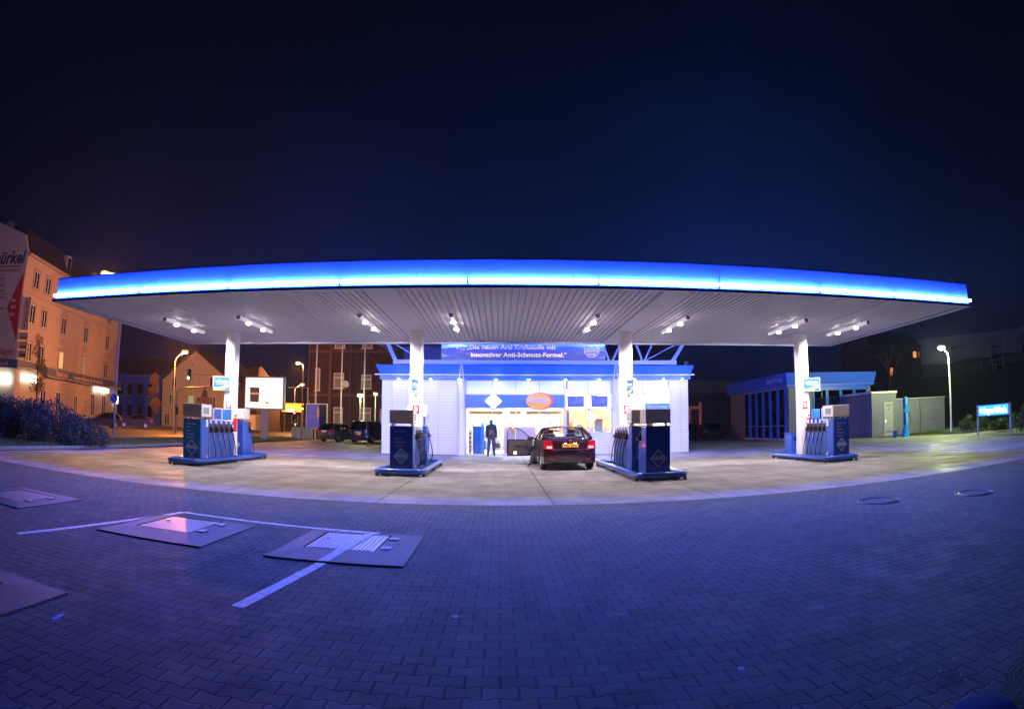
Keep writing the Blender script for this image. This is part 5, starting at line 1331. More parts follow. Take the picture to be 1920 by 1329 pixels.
street_lamp('lower of the two distant orange lamps left of the flagpoles', -27.7, 76, 6.2, 1.1, 0, (1.,.4,.12), 3200, r=.25, lamp_h=.3)
street_lamp('greenish white lamp shining over the cars parked beside the brick house', -11.5, 47.6, 3.6, .0, -.02, (.80,1.,.42), 900, r=.26, pole=M_white, group='white car park lamps', lamp_h=.22)
street_lamp('unlit lamp on a thin post between the greenish lamp and the shop', -10.5, 49, 4.0, .0, -.02, (.9,.9,.8), 6, r=.15, group='white car park lamps')
street_lamp('greenish white lamp on a pale post before the white garages at the right', 28.25, 28.6, 5.25, -.75, -.1, (.86,1.,.40), 2600, r=.27, pole=M_white, group='white car park lamps', lamp_h=.2)
# pole with round cycle-path sign
t = thing('cycle_path_sign', 'round blue path sign on the lamp pole by the verge', 'road sign', (-22.3, 28.36, 2.29))
b = MB(); b.cone((0,.0,0), (0,.02,0), .30, .30, 28); b.obj('disc', mat('roadsign_blue', (.03,.12,.5), .4), t)
b = MB(); b.tube([(.27*cos(a*pi/14), -.006, .27*sin(a*pi/14)) for a in range(28)], .008, 5, closed=True)
b.sphere((-.09,-.008,.10), .03, 8, 6); b.box(-.11,-.07,-.01,-.002,-.04,.07); b.box(.0,.012,-.008,-.002,-.2,.2)
b.tube([(.08+.05*cos(a*pi/6), -.006, -.08+.05*sin(a*pi/6)) for a in range(12)], .007, 5, closed=True); b.tube([(.18+.05*cos(a*pi/6), -.006, -.08+.05*sin(a*pi/6)) for a in range(12)], .007, 5, closed=True)
b.obj('pictogram', M_text, t)
# flagpoles
for x, y, l in ((-16.4, 50.6, 'left flagpole, standing by the grey cabinets'), (-14.0, 50.6, 'middle flagpole, rising behind the green hatchback'), (-11.9, 50.6, 'right flagpole, rising behind the greenish lamp')):
    t = thing('flagpole', l, 'flagpole', (x, y, 0), 0, 'tall white flagpoles')
    b = MB(); b.tube([(0,0,0),(0,0,6),(0,0,12)], [.07,.055,.035], 12); b.obj('pole', M_white, t, True)
    b = MB(); b.sphere((0,0,12.06), .07, 10, 6); b.obj('finial', M_steel, t, True)
    b = MB(); b.tube([(.06,0,1.2),(.06,0,11.8)], .006, 5); b.obj('halyard', M_text, t)
# ================================================================ traffic signals
def signal_head(name, label, loc, rz, lit, backplate=None, parent=None, group='traffic signals', s=1.):
    t = thing(name, label, 'traffic light', loc, rz, group)
    b = MB(); b.box(-.15*s, .15*s, 0, .2*s, -.45*s, .45*s); b.obj('housing', M_black, t, bevel=.02)
    if backplate: b = MB(); b.box(-.33*s, .33*s, .205*s, .22*s, -.70*s, .70*s); b.obj('backboard', backplate, t)
    for k, (nm, c) in enumerate((('red', (1.,.05,.03)), ('amber', (1.,.5,.05)), ('green', (.15,1.,.65)))):
        z = (.3-.3*k)*s; on = nm in lit
        b = MB(); b.cone((0,-.004,z), (0,-.018,z), .11*s, .11*s, 16); b.obj('lens', emis('signal_'+nm, c, 30.) if on else M_darkgrey, t)
        b = MB(); b.tube([(.12*s*cos(a*pi/8), -.07*s, z+.12*s*sin(a*pi/8)) for a in range(0, 9)], .012*s, 5); b.obj('visor', M_black, t)
    return t
mast = thing('signal_mast', 'curved traffic light mast arching over the street before the gabled house', 'signal mast', (-27.9, 45, 0))
b = MB(); b.tube([(0,0,0),(0,0,3.0),(.08,0,3.5),(.35,0,3.85),(.9,0,3.95),(4.4,0,4.12),(5.2,0,4.14)], [.09,.08,.075,.07,.065,.055,.05], 10); b.obj('mast', mat('mast_steel', (.34,.30,.27), .4, metal=.4), mast, True)
b = MB(); b.tube([(1.3,0,4.0),(1.3,0,5.1),(4.2,0,5.05)], .035, 8); b.obj('upper_arm', MATS['mast_steel'], mast, True)
M_bp = mat('signal_backboard', (.78,.62,.28), .5)
signal_head('traffic_light', 'pale-backed traffic light showing green above the curved mast', (-26.55, 44.8, 5.08), 0, ('green',), M_bp)
signal_head('traffic_light', 'small dark traffic light low on the curved mast', (-27.75, 44.8, 1.95), 0, (), None, s=.8)
signal_head('traffic_light', 'distant traffic light showing red beside the purple billboard', (-17.6, 48.3, 2.0), 0, ('red',), None, s=.8)
signal_head('traffic_light', 'distant traffic light showing green left of the purple billboard', (-25.4, 70, 1.4), 0, ('green',), None, s=.9)
signal_head('traffic_light', 'highest distant traffic light showing amber left of the purple billboard', (-19.2, 55, 2.75), 0, ('amber',), None, s=.7)
for x, y, h in ((-17.6, 48.45, 2.4), (-25.4, 70.15, 1.9), (-19.2, 55.15, 3.1)):
    t = thing('signal_post', ('grey post carrying the red signal beside the purple billboard', 'green-lit post of the distant signal', 'slim post of the amber signal left of the purple billboard')[(-17.6,-25.4,-19.2).index(x)], 'post', (x, y, 0), 0, 'signal posts')
    b = MB(); b.cone((0,0,0), (0,0,h), .05, .045, 10); b.obj('post', M_pole, t, True)
t = thing('signal_cantilever', 'horizontal pale arm sticking out left of the brick house above the signals', 'signal arm', (-17.3, 51, 0))
b = MB(); b.tube([(0,0,0),(0,0,4.55),(-1.95,0,4.55)], .05, 8); b.obj('arm', mat('arm_pale', (.6,.5,.42), .4), t)
# ================================================================ advertising
bb = thing('billboard', 'bright backlit billboard with a dark glass picture on a single post', 'billboard', (-17.9, 42, 0), R(-4))
b = MB(); b.box(-1.75, 1.75, 0, .38, 2.28, 4.78); b.obj('case', mat('bb_case', (.55,.52,.48), .4), bb, bevel=.05)
b = MB(); b.box(-1.62, 1.62, -.02, -.001, 2.42, 4.66); b.obj('lit_face', emis('bb_light', (1.0,.82,.56), 2.6), bb)
b = MB(); b.prism([(-1.22,2.85),(-.42,2.82),(-.36,3.95),(-1.25,4.0)], (0,-.021,0), (1,0,0), (0,0,1), (0,-.004,0)); b.obj('glass_picture', mat('bb_glass', (.05,.03,.03), .5, var=.7, vscale=4, emit=(.25,.10,.06), es=.35), bb)
b = MB(); b.box(-1.2,-.34,-.029,-.0255,3.42,3.56); b.obj('cream_band', emis('bb_cream', (.8,.3,.2), .9), bb)
b = MB(); b.prism([(.12,2.72),(.55,2.72),(.36,2.9),(.26,2.9)], (0,-.021,0), (1,0,0), (0,0,1), (0,-.004,0)); b.box(.6,1.5,-.025,-.021,2.72,2.735); b.obj('small_print', emis('bb_brown', (.6,.25,.08), .8), bb)
b = MB(); b.box(-.28, .28, .08, .34, 0, 2.28); b.obj('post', mat('bb_post', (.42,.40,.36), .5), bb, bevel=.03)
b = MB(); b.box(-.9, -.7, -.18, 0, 4.79, 4.9); b.box(.7, .9, -.18, 0, 4.79, 4.9); b.box(-1.7, -1.5, -.18, 0, 4.79, 4.9); b.box(1.5, 1.7, -.18, 0, 4.79, 4.9); b.obj('lamp_arm', M_darkgrey, bb)
pb = thing('billboard', 'purple and dark blue poster billboard with an orange oval before the brick house', 'billboard', (-16.1, 50, 0), R(2))
b = MB(); b.box(-1.0, 1.0, 0, .16, .88, 3.12); b.obj('frame', M_white, pb, bevel=.01)
b = MB(); b.box(-.93, .25, -.012, -.001, .96, 3.04); b.obj('purple_field', emis('pb_purple', (.16,.10,.62), .38), pb)
b = MB(); b.box(.251, .93, -.012, -.001, .96, 3.04); b.obj('dark_field', mat('pb_navy', (.01,.015,.06), .4), pb)
b = MB(); b.prism(oval(.12,.52,.14), (0,-.013,2.3), (1,0,0), (0,0,1), (0,-.004,0)); b.obj('oval_print', emis('pb_orange', (.8,.25,.12), .5), pb)
b = MB(); b.box(-.7,.0,-.016,-.013,2.0,2.04); b.box(-.65,-.05,-.016,-.013,1.88,1.92); b.obj('print_lines', M_dim, pb)
b = MB(); b.box(-.8, -.7, .02, .12, 0, .88); b.box(.7, .8, .02, .12, 0, .88); b.box(-.75,-.7,.0,.05,3.12,3.35); b.box(-.05,0,.0,.05,3.12,3.35); b.obj('post', M_pole, pb)
t = thing('street_banner_sign', 'orange-brown advertising board with a small gabled emblem below the curved mast', 'sign', (-25.1, 45.2, 0), R(-8))
b = MB(); b.box(-.85, .72, 0, .35, 2.35, 3.2); b.obj('board', mat('board_brown', (.55,.26,.12), .5), t)
b = MB(); b.prism([(-.35,0),(.35,0),(.30,.45),(.02,.78)], (-.05,.05,3.2), (1,0,0), (0,0,1), (0,.1,0)); b.obj('gable_emblem', mat('emblem_brown', (.22,.10,.06), .5), t)
b = MB(); b.prism(oval(.17,.14,-.58,16), (0,-.002,3.0), (1,0,0), (0,0,1), (0,-.004,0)); b.box(-.3,.6,-.006,-.002,3.0,3.04); b.box(-.3,.6,-.006,-.002,2.88,2.92); b.box(-.78,.6,-.006,-.002,2.66,2.69); b.obj('print', MATS['emblem_brown'], t)
b = MB(); b.box(-.6, -.5, .12, .22, 0, 2.35); b.box(.4, .5, .12, .22, 0, 2.35); b.obj('post', M_pole, t)
t = thing('neon_sign', 'red neon letters glowing behind the first column from the left', 'neon sign', (-35.3, 74.5, 0))
text('neon_letters', 'MO', 1.5, emis('neon_red', (1.,.12,.05), 6.), t, (0, 0, 2.9), 0, .02, .02, width=2.6)
b = MB(); b.box(-1.5, 1.5, .1, .2, 2.0, 3.8); b.obj('board', M_darkgrey, t)
b = MB(); b.box(-.1, .1, .1, .2, 0, 2.0); b.obj('post', M_pole, t)
t = thing('lit_canopy_sign', 'distant orange and yellow lit canopy band right of the billboard', 'illuminated sign', (-27.8, 75.5, 0))
b = MB(); b.box(-1.6, 1.5, 0, .4, 2.75, 3.9); b.obj('lit_band', emis('far_orange', (1.,.42,.04), 2.2), t)
b = MB(); b.box(-.9, .3, -.03, -.01, 2.75, 3.1); b.obj('lamp_strip', emis('far_cream', (1.,.85,.5), 3.), t)
b = MB()
for x in (-1.3, 1.2): b.box(x, x+.15, .1, .25, 0, 2.75)
b.obj('post', M_pole, t)
t = thing('letter_sign', 'small yellow lit sign on a dark board under the billboard', 'illuminated sign', (-30.6, 75, 0))
b = MB(); b.box(-1.6, 1.3, .05, .15, .7, 3.1); b.obj('board', M_black, t)
text('lettering', 'D', 1.35, emis('far_yellow', (.9,.85,.15), 3.), t, (-.1, 0, 2.2), 0, .02, .04)
b = MB(); b.box(-1.4,-1.3,.06,.14,0,.7); b.box(1.1,1.2,.06,.14,0,.7); b.obj('post', M_pole, t)
for i, x in enumerate((-17.75, -16.75)):
    t = thing('switch_cabinet', ('left','right')[i]+' grey switch cabinet on the grass left of the brick house', 'cabinet', (x, 49.2, 0), 0, 'grey switch cabinets')
    b = MB(); b.box(-.46, .46, 0, .35, 0, .95); b.obj('body', mat('cabinet_grey', (.38,.40,.36), .55, var=.15), t, bevel=.01)
    b = MB(); b.box(-.005, .005, -.004, -.001, .06, .9); b.obj('door_gap', M_black, t)
    b = MB(); b.box(-.48, .48, -.02, .37, .951, .98); b.obj('lid', MATS['cabinet_grey'], t)

# ================================================================ houses
def windows(t, lst, y=0., face=-1, frame=None, pane=None, cross=True, sill=True, depth=.12):
    """lst of (x0,x1,z0,z1,lit) on the plane y (local), each window its own part"""
    for (x0, x1, z0, z1, lit) in lst:
        fw = .07; b = MB()
        b.box(x0, x0+fw, y-.04, y+depth, z0, z1); b.box(x1-fw, x1, y-.04, y+depth, z0, z1); b.box(x0+fw, x1-fw, y-.04, y+depth, z0, z0+fw); b.box(x0+fw, x1-fw, y-.04, y+depth, z1-fw, z1)
        if cross: xm = (x0+x1)/2; b.box(xm-.06, xm+.06, y-.03, y+depth, z0+fw, z1-fw)
        w_ = b.obj('window', frame or M_white, t)
        b = MB(); b.box(x0+fw, x1-fw, y-.008, y-.002, z0+fw, z1-fw); b.obj('pane', lit or pane or mat('night_pane', (.012,.014,.025), .12), w_)
        if sill: b = MB(); b.box(x0-.12, x1+.12, y-.14, y+.02, z0-.10, z0-.02); b.obj('sill', mat('sill_stone', (.36,.32,.29), .7), w_)
# --- corner building on the left
cb = thing('corner_building', 'tall cream corner building with mansard roof and painted advertising gable at the left', 'building', (-42.0, 37.0, 0), math.atan2(.970, -.243))
M_cream = mat('render_cream', (.52,.43,.37), .8, var=.14, vscale=.4)
FL, EZ = 26.0, 14.9
b = MB(); b.box(0, FL, 0.0, 14, 0, EZ); b.obj('wall', M_cream, cb)
b = MB(); b.box(-.015, -.002, .0, 14, 0, 5.0); b.box(-.015, -.002, .0, 14, 5.001, EZ); b.prism([(0,EZ),(14,EZ),(13.2,17.2),(9,18.3),(5,18.0),(.8,16.6)], (-.015,0,0), (0,1,0), (0,0,1), (.3,0,0)); b.obj('gable_wall', mat('gable_paint', (.60,.55,.52), .8, var=.08, vscale=.5), cb)
b = MB(); b.hexa([(.29,-.25,EZ+.001),(FL,-.25,EZ+.001),(FL,14,EZ+.001),(.29,14,EZ+.001)], [(.29,1.0,17.3),(FL,1.0,17.3),(FL,13,17.3),(.29,13,17.3)]); rf_ = b.obj('roof', mat('slate', (.03,.03,.035), .6, bump=.5, bscale=8), cb)
b = MB(); b.box(.1, .8, 3.1, 3.7, 16.8, 18.0); b.obj('chimney', mat('chimney_dark', (.2,.16,.15), .8), cb)
b = MB(); b.box(10, 10.8, 4, 5, 17.2, 18.7); b.obj('chimney', mat('brick_dark', (.12,.06,.05), .8), cb)
b = MB(); 
for s in (6.5, 7.5, 8.3): b.tube([(s, 4, 17), (s, 4, 21)], .03, 5)
b.tube([(6.5,4,20.2),(8.3,4,20.2)], .02, 5); b.obj('aerial', M_darkgrey, cb)
for s in (9.0, 16.5):
    b = MB(); b.box(s-.5, s+.5, .1, 1.4, 15.3, 16.9); d_ = b.obj('dormer', M_cream, cb); b = MB(); b.box(s-.35, s+.35, .08, .095, 15.5, 16.7); b.obj('pane', mat('night_pane', (.012,.014,.025), .12), d_)
b = MB(); b.box(.0, FL+.1, -.28, .0, EZ-.28, EZ-.02); b.box(0, FL, -.08, 0, 11.35, 11.5); b.obj('cornice', mat('stone_trim', (.40,.33,.30), .7), cb)
M_lit = emis('lit_window', (1.,.62,.20), .95); M_lit2 = emis('dim_window', (1.,.5,.2), .22)
W = []
for s in (2.35, 4.85, 9.35, 15.2, 21.7):
    for r_, (z0, z1) in enumerate(((5.45,7.15),(8.85,10.6),(12.05,13.65))):
        lit = M_lit if (s == 9.35 and r_ == 0) else (M_lit2 if (s == 15.2 and r_ == 0) else None)
        W.append((s-.52, s+.52, z0, z1, lit))
windows(cb, W)
for s in (9.35, 15.2, 21.7):
    for z in (7.35, 10.8, 13.8):
        b = MB(); b.box(s-.75, s+.75, -.10, 0, z, z+.13); b.box(s-.6, s+.6, -.045, 0, z-3.0 if z > 8 else z+.0001, z-2.3 if z > 8 else z+.0002) if z > 8 else None; b.obj('window_head', MATS['stone_trim'], cb)
for (x0, x1, z0, z1, l_) in W:
    b = MB(); b.box(x0-.2, x0-.02, -.07, -.001, z0-.02, z1+.2); b.box(x1+.02, x1+.2, -.07, -.001, z0-.02, z1+.2); b.box(x0-.019, x1+.019, -.07, -.001, z1+.02, z1+.2); b.obj('surround', MATS['stone_trim'], cb)
W = [(5.2,6.3,1.0,3.1,None),(8.6,9.7,1.2,3.1,None),(13.0,13.9,.1,3.0,None),(17.6,18.8,.9,3.4,None),(20.9,22.1,.9,3.4,None)]
windows(cb, W)
b = MB()
for s in (.9, 3.9, 7.4, 11.5, 16.2, 24.2): b.box(s-.02, s+.02, -.005, .0, .1, 4.3)
for z in (.9, 1.7, 2.5, 3.3): b.box(0, FL, -.004, .0, z, z+.02)
b.obj('render_joints', mat('joint_brown', (.2,.15,.12), .8), cb)
b = MB(); b.box(5.6, 26.1, -.55, -.05, 4.42, 5.25); b.box(-.4, 4.2, -.5, -.05, 4.65, 5.35); b.obj('sign_band', mat('band_blue', (.10,.12,.22), .5), cb)
b = MB(); b.tube([(5.6,-.57,4.42),(7.5,-.57,4.36),(10,-.57,4.46),(13,-.57,4.40),(17,-.57,4.35),(21,-.57,4.38),(23.5,-.57,4.58),(26.1,-.57,4.36)], .06, 6); b.tube([(-.4,-.52,4.62),(2,-.52,4.8),(4.2,-.52,4.60)], .06, 6); b.obj('wavy_edge', mat('pale_trim', (.55,.48,.42), .5), cb)
M_lett = mat('band_letters', (.62,.45,.38), .5)
text('lettering', 'Spürkel', .78, M_lett, cb, (8.9, -.56, 4.86), 0, .01, .012, width=2.7)
text('lettering', 'Auto-Boot & Freizeit', .55, M_lett, cb, (15.8, -.56, 4.80), 0, .01, .01, width=8.2)
text('lettering', 'Spürkel', .6, M_lett, cb, (-.50, 2.0, 4.95), -pi/2, .01, .01, width=2.8)
b = MB(); b.box(-.48, -.02, 0, 9, 4.6, 5.35); b.obj('sign_band', MATS['band_blue'], cb)
M_litsign = emis('white_box_sign', (1.,.92,.62), 4.5)
for (x0, x1, z0, z1, y) in ((18.2, 22.4, 3.72, 4.2, -.35), (1.0, 4.0, 3.6, 4.25, -.35), (24.4, 25.6, 2.6, 3.5, -.35)):
    b = MB(); b.box(x0, x1, y, y+.25, z0, z1); b.obj('lit_sign', M_litsign, cb)
b = MB(); b.box(-.45, -.2, .4, 8, 3.2, 4.1); b.obj('lit_sign', M_litsign, cb)
M_gred = mat('gable_red', (.50,.03,.03), .6); M_gdark = mat('gable_ink', (.04,.045,.08), .6)
b = MB(); b.prism([(.15,13.2),(1.75,9.9),(.1,6.9)], (-.017,0,0), (0,1,0), (0,0,1), (-.006,0,0)); b.box(-.023, -.017, .5, 7, 13.58, 13.70); b.box(-.023,-.017,2.0,7,11.05,11.12); b.obj('red_field', M_gred, cb)
def gtext(s_, size, m, y, z, **k): return text('lettering', s_, size, m, cb, (-.026, y, z), -pi/2, .004, **k)
gtext('Spürkel', 1.65, M_gdark, 2.75, 14.4, off=.05, shear=.15, width=4.75)
gtext('BOOT CARAVANING', .42, M_gdark, 3.0, 13.25, width=4.6)
for s_, z, y in (('Ein-', 10.55, 1.0), ('fahrt', 9.95, .95), ('hier!', 9.3, 1.0)): gtext(s_, .42, M_text, y, z, off=.006, width=.62)
gtext('Anlagen', .75, M_gred, 1.75, 6.0, off=.012, width=3.0)
for z, y, w in ((12.4,3.4,1.8),(11.8,3.2,1.6),(11.3,3.2,1.6),(10.7,2.9,1.4),(9.7,3.0,1.6),(9.2,3.1,1.2),(8.0,3.1,1.2),(7.5,3.2,1.0)):
    b = MB(); b.box(-.022, -.017, y-w/2, y+w/2, z, z+.2); b.obj('faded_lettering', mat('faded_ink', (.30,.28,.30), .7), cb)
b = MB(); b.box(.35, .5, -.95, -.10, 8.0, 10.9); b.obj('hanging_sign', mat('sign_pale', (.52,.47,.42), .5), cb)
for k, ch in enumerate('LTUSL'): text('lettering', ch, .5, M_gdark, cb, (.335, -.52, 10.5-.52*k), -pi/2, .004, .006)
for k, (z, c) in enumerate(((7.15,M_text),(6.35,MATS['sign_pale']),(5.6,M_text))):
    b = MB(); b.box(.33, .52, -1.05, -.10, z, z+.62); sg = b.obj('hanging_sign', MATS['sign_pale'], cb); b = MB(); b.box(.315, .328, -.95, -.2, z+.1, z+.25 if k < 2 else z+.3); b.obj('print', M_gred if k < 2 else M_gdark, sg)
# --- dark blue house
bh = thing('terraced_house', 'dark blue two-storey house right of the corner building', 'house', (-54.6, 70, 0))
b = MB(); b.box(-3, 8.3, 0, 9, 0, 6.9); b.obj('wall', mat('house_blue', (.03,.13,.95), .7, var=.1, vscale=.5), bh)
b = MB(); b.hexa([(-3,-.2,6.9),(8.3,-.2,6.9),(8.3,9,6.9),(-3,9,6.9)], [(-3,3.5,9.2),(8.3,3.5,9.2),(8.3,5.5,9.2),(-3,5.5,9.2)]); b.obj('roof', MATS['slate'], bh)
b = MB(); b.box(-3, 8.3, -.25, 0, 6.75, 6.9); b.obj('gutter', mat('gutter_bluelit', (.1,.2,.8), .5), bh)  # blue light along the roof edge put into the gutter colour
windows(bh, [(x, x+.95, z0, z0+1.6, None) for x in (.4, 2.3, 4.2, 6.1) for z0 in (1.1, 4.1)], frame=mat('dark_frame', (.05,.04,.08), .5), cross=False)
# --- gabled house
gh = thing('gabled_house', 'pale gabled house behind the traffic lights with dark steep roof', 'house', (-44.6, 68, 0), R(-4))
M_gh = mat('render_pale', (.52,.50,.40), .8, var=.08, vscale=.4)
b = MB(); b.prism([(0,0),(11.2,0),(11.2,6.2),(5.6,10.0),(0,6.2)], (0,0,0), (1,0,0), (0,0,1), (0,10,0)); b.obj('wall', M_gh, gh)
b = MB(); b.prism([(11.2,6.15),(5.6,9.95),(5.6,10.2),(11.6,6.1)], (0,-.25,0), (1,0,0), (0,0,1), (0,10.5,0)); b.prism([(0,6.15),(5.6,9.95),(5.6,10.2),(-.4,6.1)], (0,-.25,0), (1,0,0), (0,0,1), (0,10.5,0)); b.obj('roof', MATS['slate'], gh)
b = MB(); b.box(8.2, 9.0, 5, 5.8, 7.5, 10.3); b.obj('chimney', MATS['brick_dark'], gh)
windows(gh, [(1.7,2.5,5.2,6.6,None),(8.0,8.9,5.2,6.6,None),(1.3,2.2,2.6,4.3,None),(4.6,5.5,2.4,4.2,emis('greenish_window',(.5,.8,.5),.5)),(4.9,5.4,7.8,8.5,None),(.6,1.4,.3,1.8,None),(8.2,9.0,2.6,4.2,None)])
b = MB()
for z in (1.2, 2.1, 3.0, 3.9, 4.8): b.box(0, 11.2, -.004, -.001, z, z+.025)
b.obj('render_joints', MATS['joint_brown'], gh)
b = MB(); b.box(11.6, 14.6, 1, 9, 0, 5.0); b.hexa([(11.6,1,5.001),(14.6,1,5.001),(14.6,9,5.001),(11.6,9,5.001)], [(11.6,4.5,8.4),(13,4.5,8.4),(13,5.5,8.4),(11.6,5.5,8.4)]); b.obj('side_wing', mat('brown_render', (.10,.06,.05), .8), gh)
# --- brick house
brk = NB('dark_brick'); g = brk
br = g.t.nodes.new('ShaderNodeTexBrick'); br.inputs['Scale'].default_value = 4.5; br.inputs['Color1'].default_value = (.05,.012,.009,1); br.inputs['Color2'].default_value = (.032,.009,.007,1); br.inputs['Mortar'].default_value = (.03,.02,.018,1); br.inputs['Mortar Size'].default_value = .015
cmb = g.t.nodes.new('ShaderNodeCombineXYZ'); g.t.links.new(g.M('ADD', g.x, g.y), cmb.inputs[0]); g.t.links.new(g.sp.outputs[2], cmb.inputs[1]); g.t.links.new(cmb.outputs[0], br.inputs['Vector'])
g.color(br.outputs['Color']); g.rough(.8)
bk = thing('brick_house', 'dark red brick house with pale framed windows behind the parked cars', 'house', (-19.0, 56.2, 0))
b = MB(); b.box(0, 11.2, 0, 9, 0, 11.5); b.obj('wall', g.m, bk)
b = MB(); b.box(-.1, 11.3, -.12, 0, 8.35, 8.6); b.box(-.1, 11.3, -.10, 0, 4.05, 4.3); b.box(2.1, 2.45, -.08, 0, 0, 11.4); b.box(8.6, 8.8, -.08, 0, 0, 11.4); b.obj('string_course', mat('brick_trim', (.10,.05,.045), .8), bk)
M_curt = mat('curtained_pane', (.22,.20,.20), .5)
windows(bk, [(2.7,3.65,1.3,3.0,M_curt),(5.45,6.5,1.35,3.0,M_curt),(2.65,3.7,4.85,6.35,M_curt),(5.5,6.5,4.85,6.2,M_curt),(2.65,3.7,8.8,10.2,M_curt),(5.5,6.5,8.8,10.2,M_curt),(.7,1.2,4.6,6.8,M_curt)], frame=M_white, cross=False)
b = MB()
for (x0, x1, z) in ((2.7,3.65,2.45),(5.45,6.5,2.45),(2.65,3.7,5.85),(5.5,6.5,5.7)): b.box(x0+.07, x1-.07, -.06, -.01, z, z+.10)
b.obj('transom', M_white, bk)
b = MB(); b.box(7.4, 8.8, -.10, -.01, 1.3, 2.9); b.obj('shutter', mat('shutter_brown', (.42,.30,.22), .6), bk)
b = MB(); b.cone((3.98,-.35,5.25), (3.98,-.28,5.28), .36, .30, 20); b.tube([(3.98,-.3,5.25),(3.98,0,5.1)], .02, 5); b.obj('satellite_dish', M_white, bk)
b = MB(); b.hexa([(-.2,-.3,11.5),(11.4,-.3,11.5),(11.4,9.3,11.5),(-.2,9.3,11.5)], [(-.2,4,15),(11.4,4,15),(11.4,5,15),(-.2,5,15)]); b.obj('roof', MATS['slate'], bk)
b = MB(); b.box(-.05,.05,-.08,0,0,11); b.box(4.35,4.43,-.08,0,0,11); b.obj('downpipe', M_darkgrey, bk)
# --- distant dark row closing the streets
for i, (x0, x1, y, h, l) in enumerate(((-36,-20,92,2.6,'low dark building closing the street behind the delivery van'), (-7.5,14,64,5.2,'unlit low building behind the shop'), (-80,-56,84,9,'unlit building at the far end of the street beyond the blue house'))):
    t = thing('distant_building', l, 'building', (x0, y, 0), 0, 'unlit distant buildings')
    b = MB(); b.box(0, x1-x0, 0, 8, 0, h); b.obj('wall', mat('unlit_wall', (.08,.06,.06), .8, var=.2, vscale=.3), t)
    b = MB(); b.hexa([(-.3,-.3,h),(x1-x0+.3,-.3,h),(x1-x0+.3,8.3,h),(-.3,8.3,h)], [(1,3,h+2),(x1-x0-1,3,h+2),(x1-x0-1,5,h+2),(1,5,h+2)]); b.obj('roof', MATS['slate'], t)
    windows(t, [(x, x+1.1, 1.2, 2.7, None) for x in [2+k*3.2 for k in range(int((x1-x0-3)//3.2))]], cross=False)
sh = thing('shaded_building', 'unlit building with a dim orange doorway between shop and car wash', 'building', (14.5, 58.5, 0))
b = MB(); b.box(0, 12, 0, 8, 0, 5.5); b.obj('wall', MATS['unlit_wall'], sh)
b = MB(); b.box(4.5, 5.1, -.05, -.01, 1.3, 3.2); b.box(6.0, 6.3, -.05, -.01, 1.3, 3.6); b.box(5.1,6.0,-.05,-.01,2.9,3.2); b.obj('lit_doorway', emis('dim_orange', (1.,.25,.08), .12), sh)
b = MB(); b.box(-.2, 12.2, -.2, 8.2, 5.5, 5.8); b.obj('roof', MATS['slate'], sh)
# --- hillside with dark apartment block at the right
b = MB(); hv = []; hf = []; nxh, nyh = 24, 18
for j in range(nyh+1):
    for i in range(nxh+1):
        x = 30+i*5; y = 30+j*6; k = max(0, min(1, ((x-36)*.5+(y-42)*.9)/32)); hv.append((x, y, -.04+6.5*k*k*(3-2*k)+(.25*sin(x*.4)+.2*sin(y*.33+x*.1) if k > .1 else 0)))
for j in range(nyh):
    for i in range(nxh): a = j*(nxh+1)+i; hf.append((a, a+1, a+nxh+2, a+nxh+1))
b.add(hv, hf); hl = b.obj('hill', MATS['grass_soil'], None, True, fix=False); hl['kind'] = 'structure'
ab = thing('apartment_block', 'unlit hillside block with a pale stepped upper band at the right edge', 'building', (54.4, 60, 0), R(-6))
b = MB(); b.box(0, 40, 0, 10, 2, 7.6); b.obj('wall', mat('block_dark', (.06,.06,.075), .8), ab)
b = MB(); b.box(-.02, 5.0, -.06, 10, 7.62, 10.0); b.box(8.6, 13.6, -.06, 10, 8.3, 10.9); b.box(17, 21, -.06, 10, 9.0, 11.9); b.box(27,45,-.06,10,10.0,13.6)
b.box(-.02, 45, .3, 10, 10.0, 10.9); b.obj('upper_band', mat('block_pale', (.34,.34,.55), .7), ab)
b = MB(); b.prism([(0,10.9),(45,14.2),(45,13.6),(0,10.02)], (-.05,-.1,0), (1,0,0), (0,0,1), (0,.3,0)); b.prism([(0,10.0),(5,10.0),(5,10.45),(0,9.95)], (0,-.12,0), (1,0,0), (0,0,1), (0,.05,0)); b.obj('pale_parapet', MATS['block_pale'], ab)
windows(ab, [(1.5,2.9,4.4,5.8,None),(14.2,16,6,7.4,None),(22,23.4,5,6.4,None)], cross=False)
b = MB()
for x in (10.5, 13, 15.5): b.box(x, x+.12, -.6, -.48, 5.5, 8.0+.15*(x-10))
b.obj('balcony_post', mat('post_brown', (.3,.2,.2), .6), ab)
hs = thing('hillside_house', 'unlit house with two small orange-lit windows left of the hillside block', 'house', (45.5, 60.5, 0))
b = MB(); b.box(0, 8.6, 0, 8, 2, 9.9); b.obj('wall', mat('block_dark2', (.035,.03,.035), .8), hs)
b = MB(); b.hexa([(-.3,-.3,9.9),(8.8,-.3,9.9),(8.8,8,9.9),(-.3,8,9.9)], [(-.3,3,12.2),(8.8,3,12.2),(8.8,5,12.2),(-.3,5,12.2)]); b.obj('roof', MATS['slate'], hs)
windows(hs, [(7.0,7.75,8.45,9.35,emis('orange_win',(1.,.30,.06),1.2)),(7.95,8.35,8.55,9.35,emis('red_win',(.9,.15,.05),.35)),(2.6,3.2,6.2,7.3,MATS['orange_win'])], frame=M_darkgrey, cross=False, sill=False)

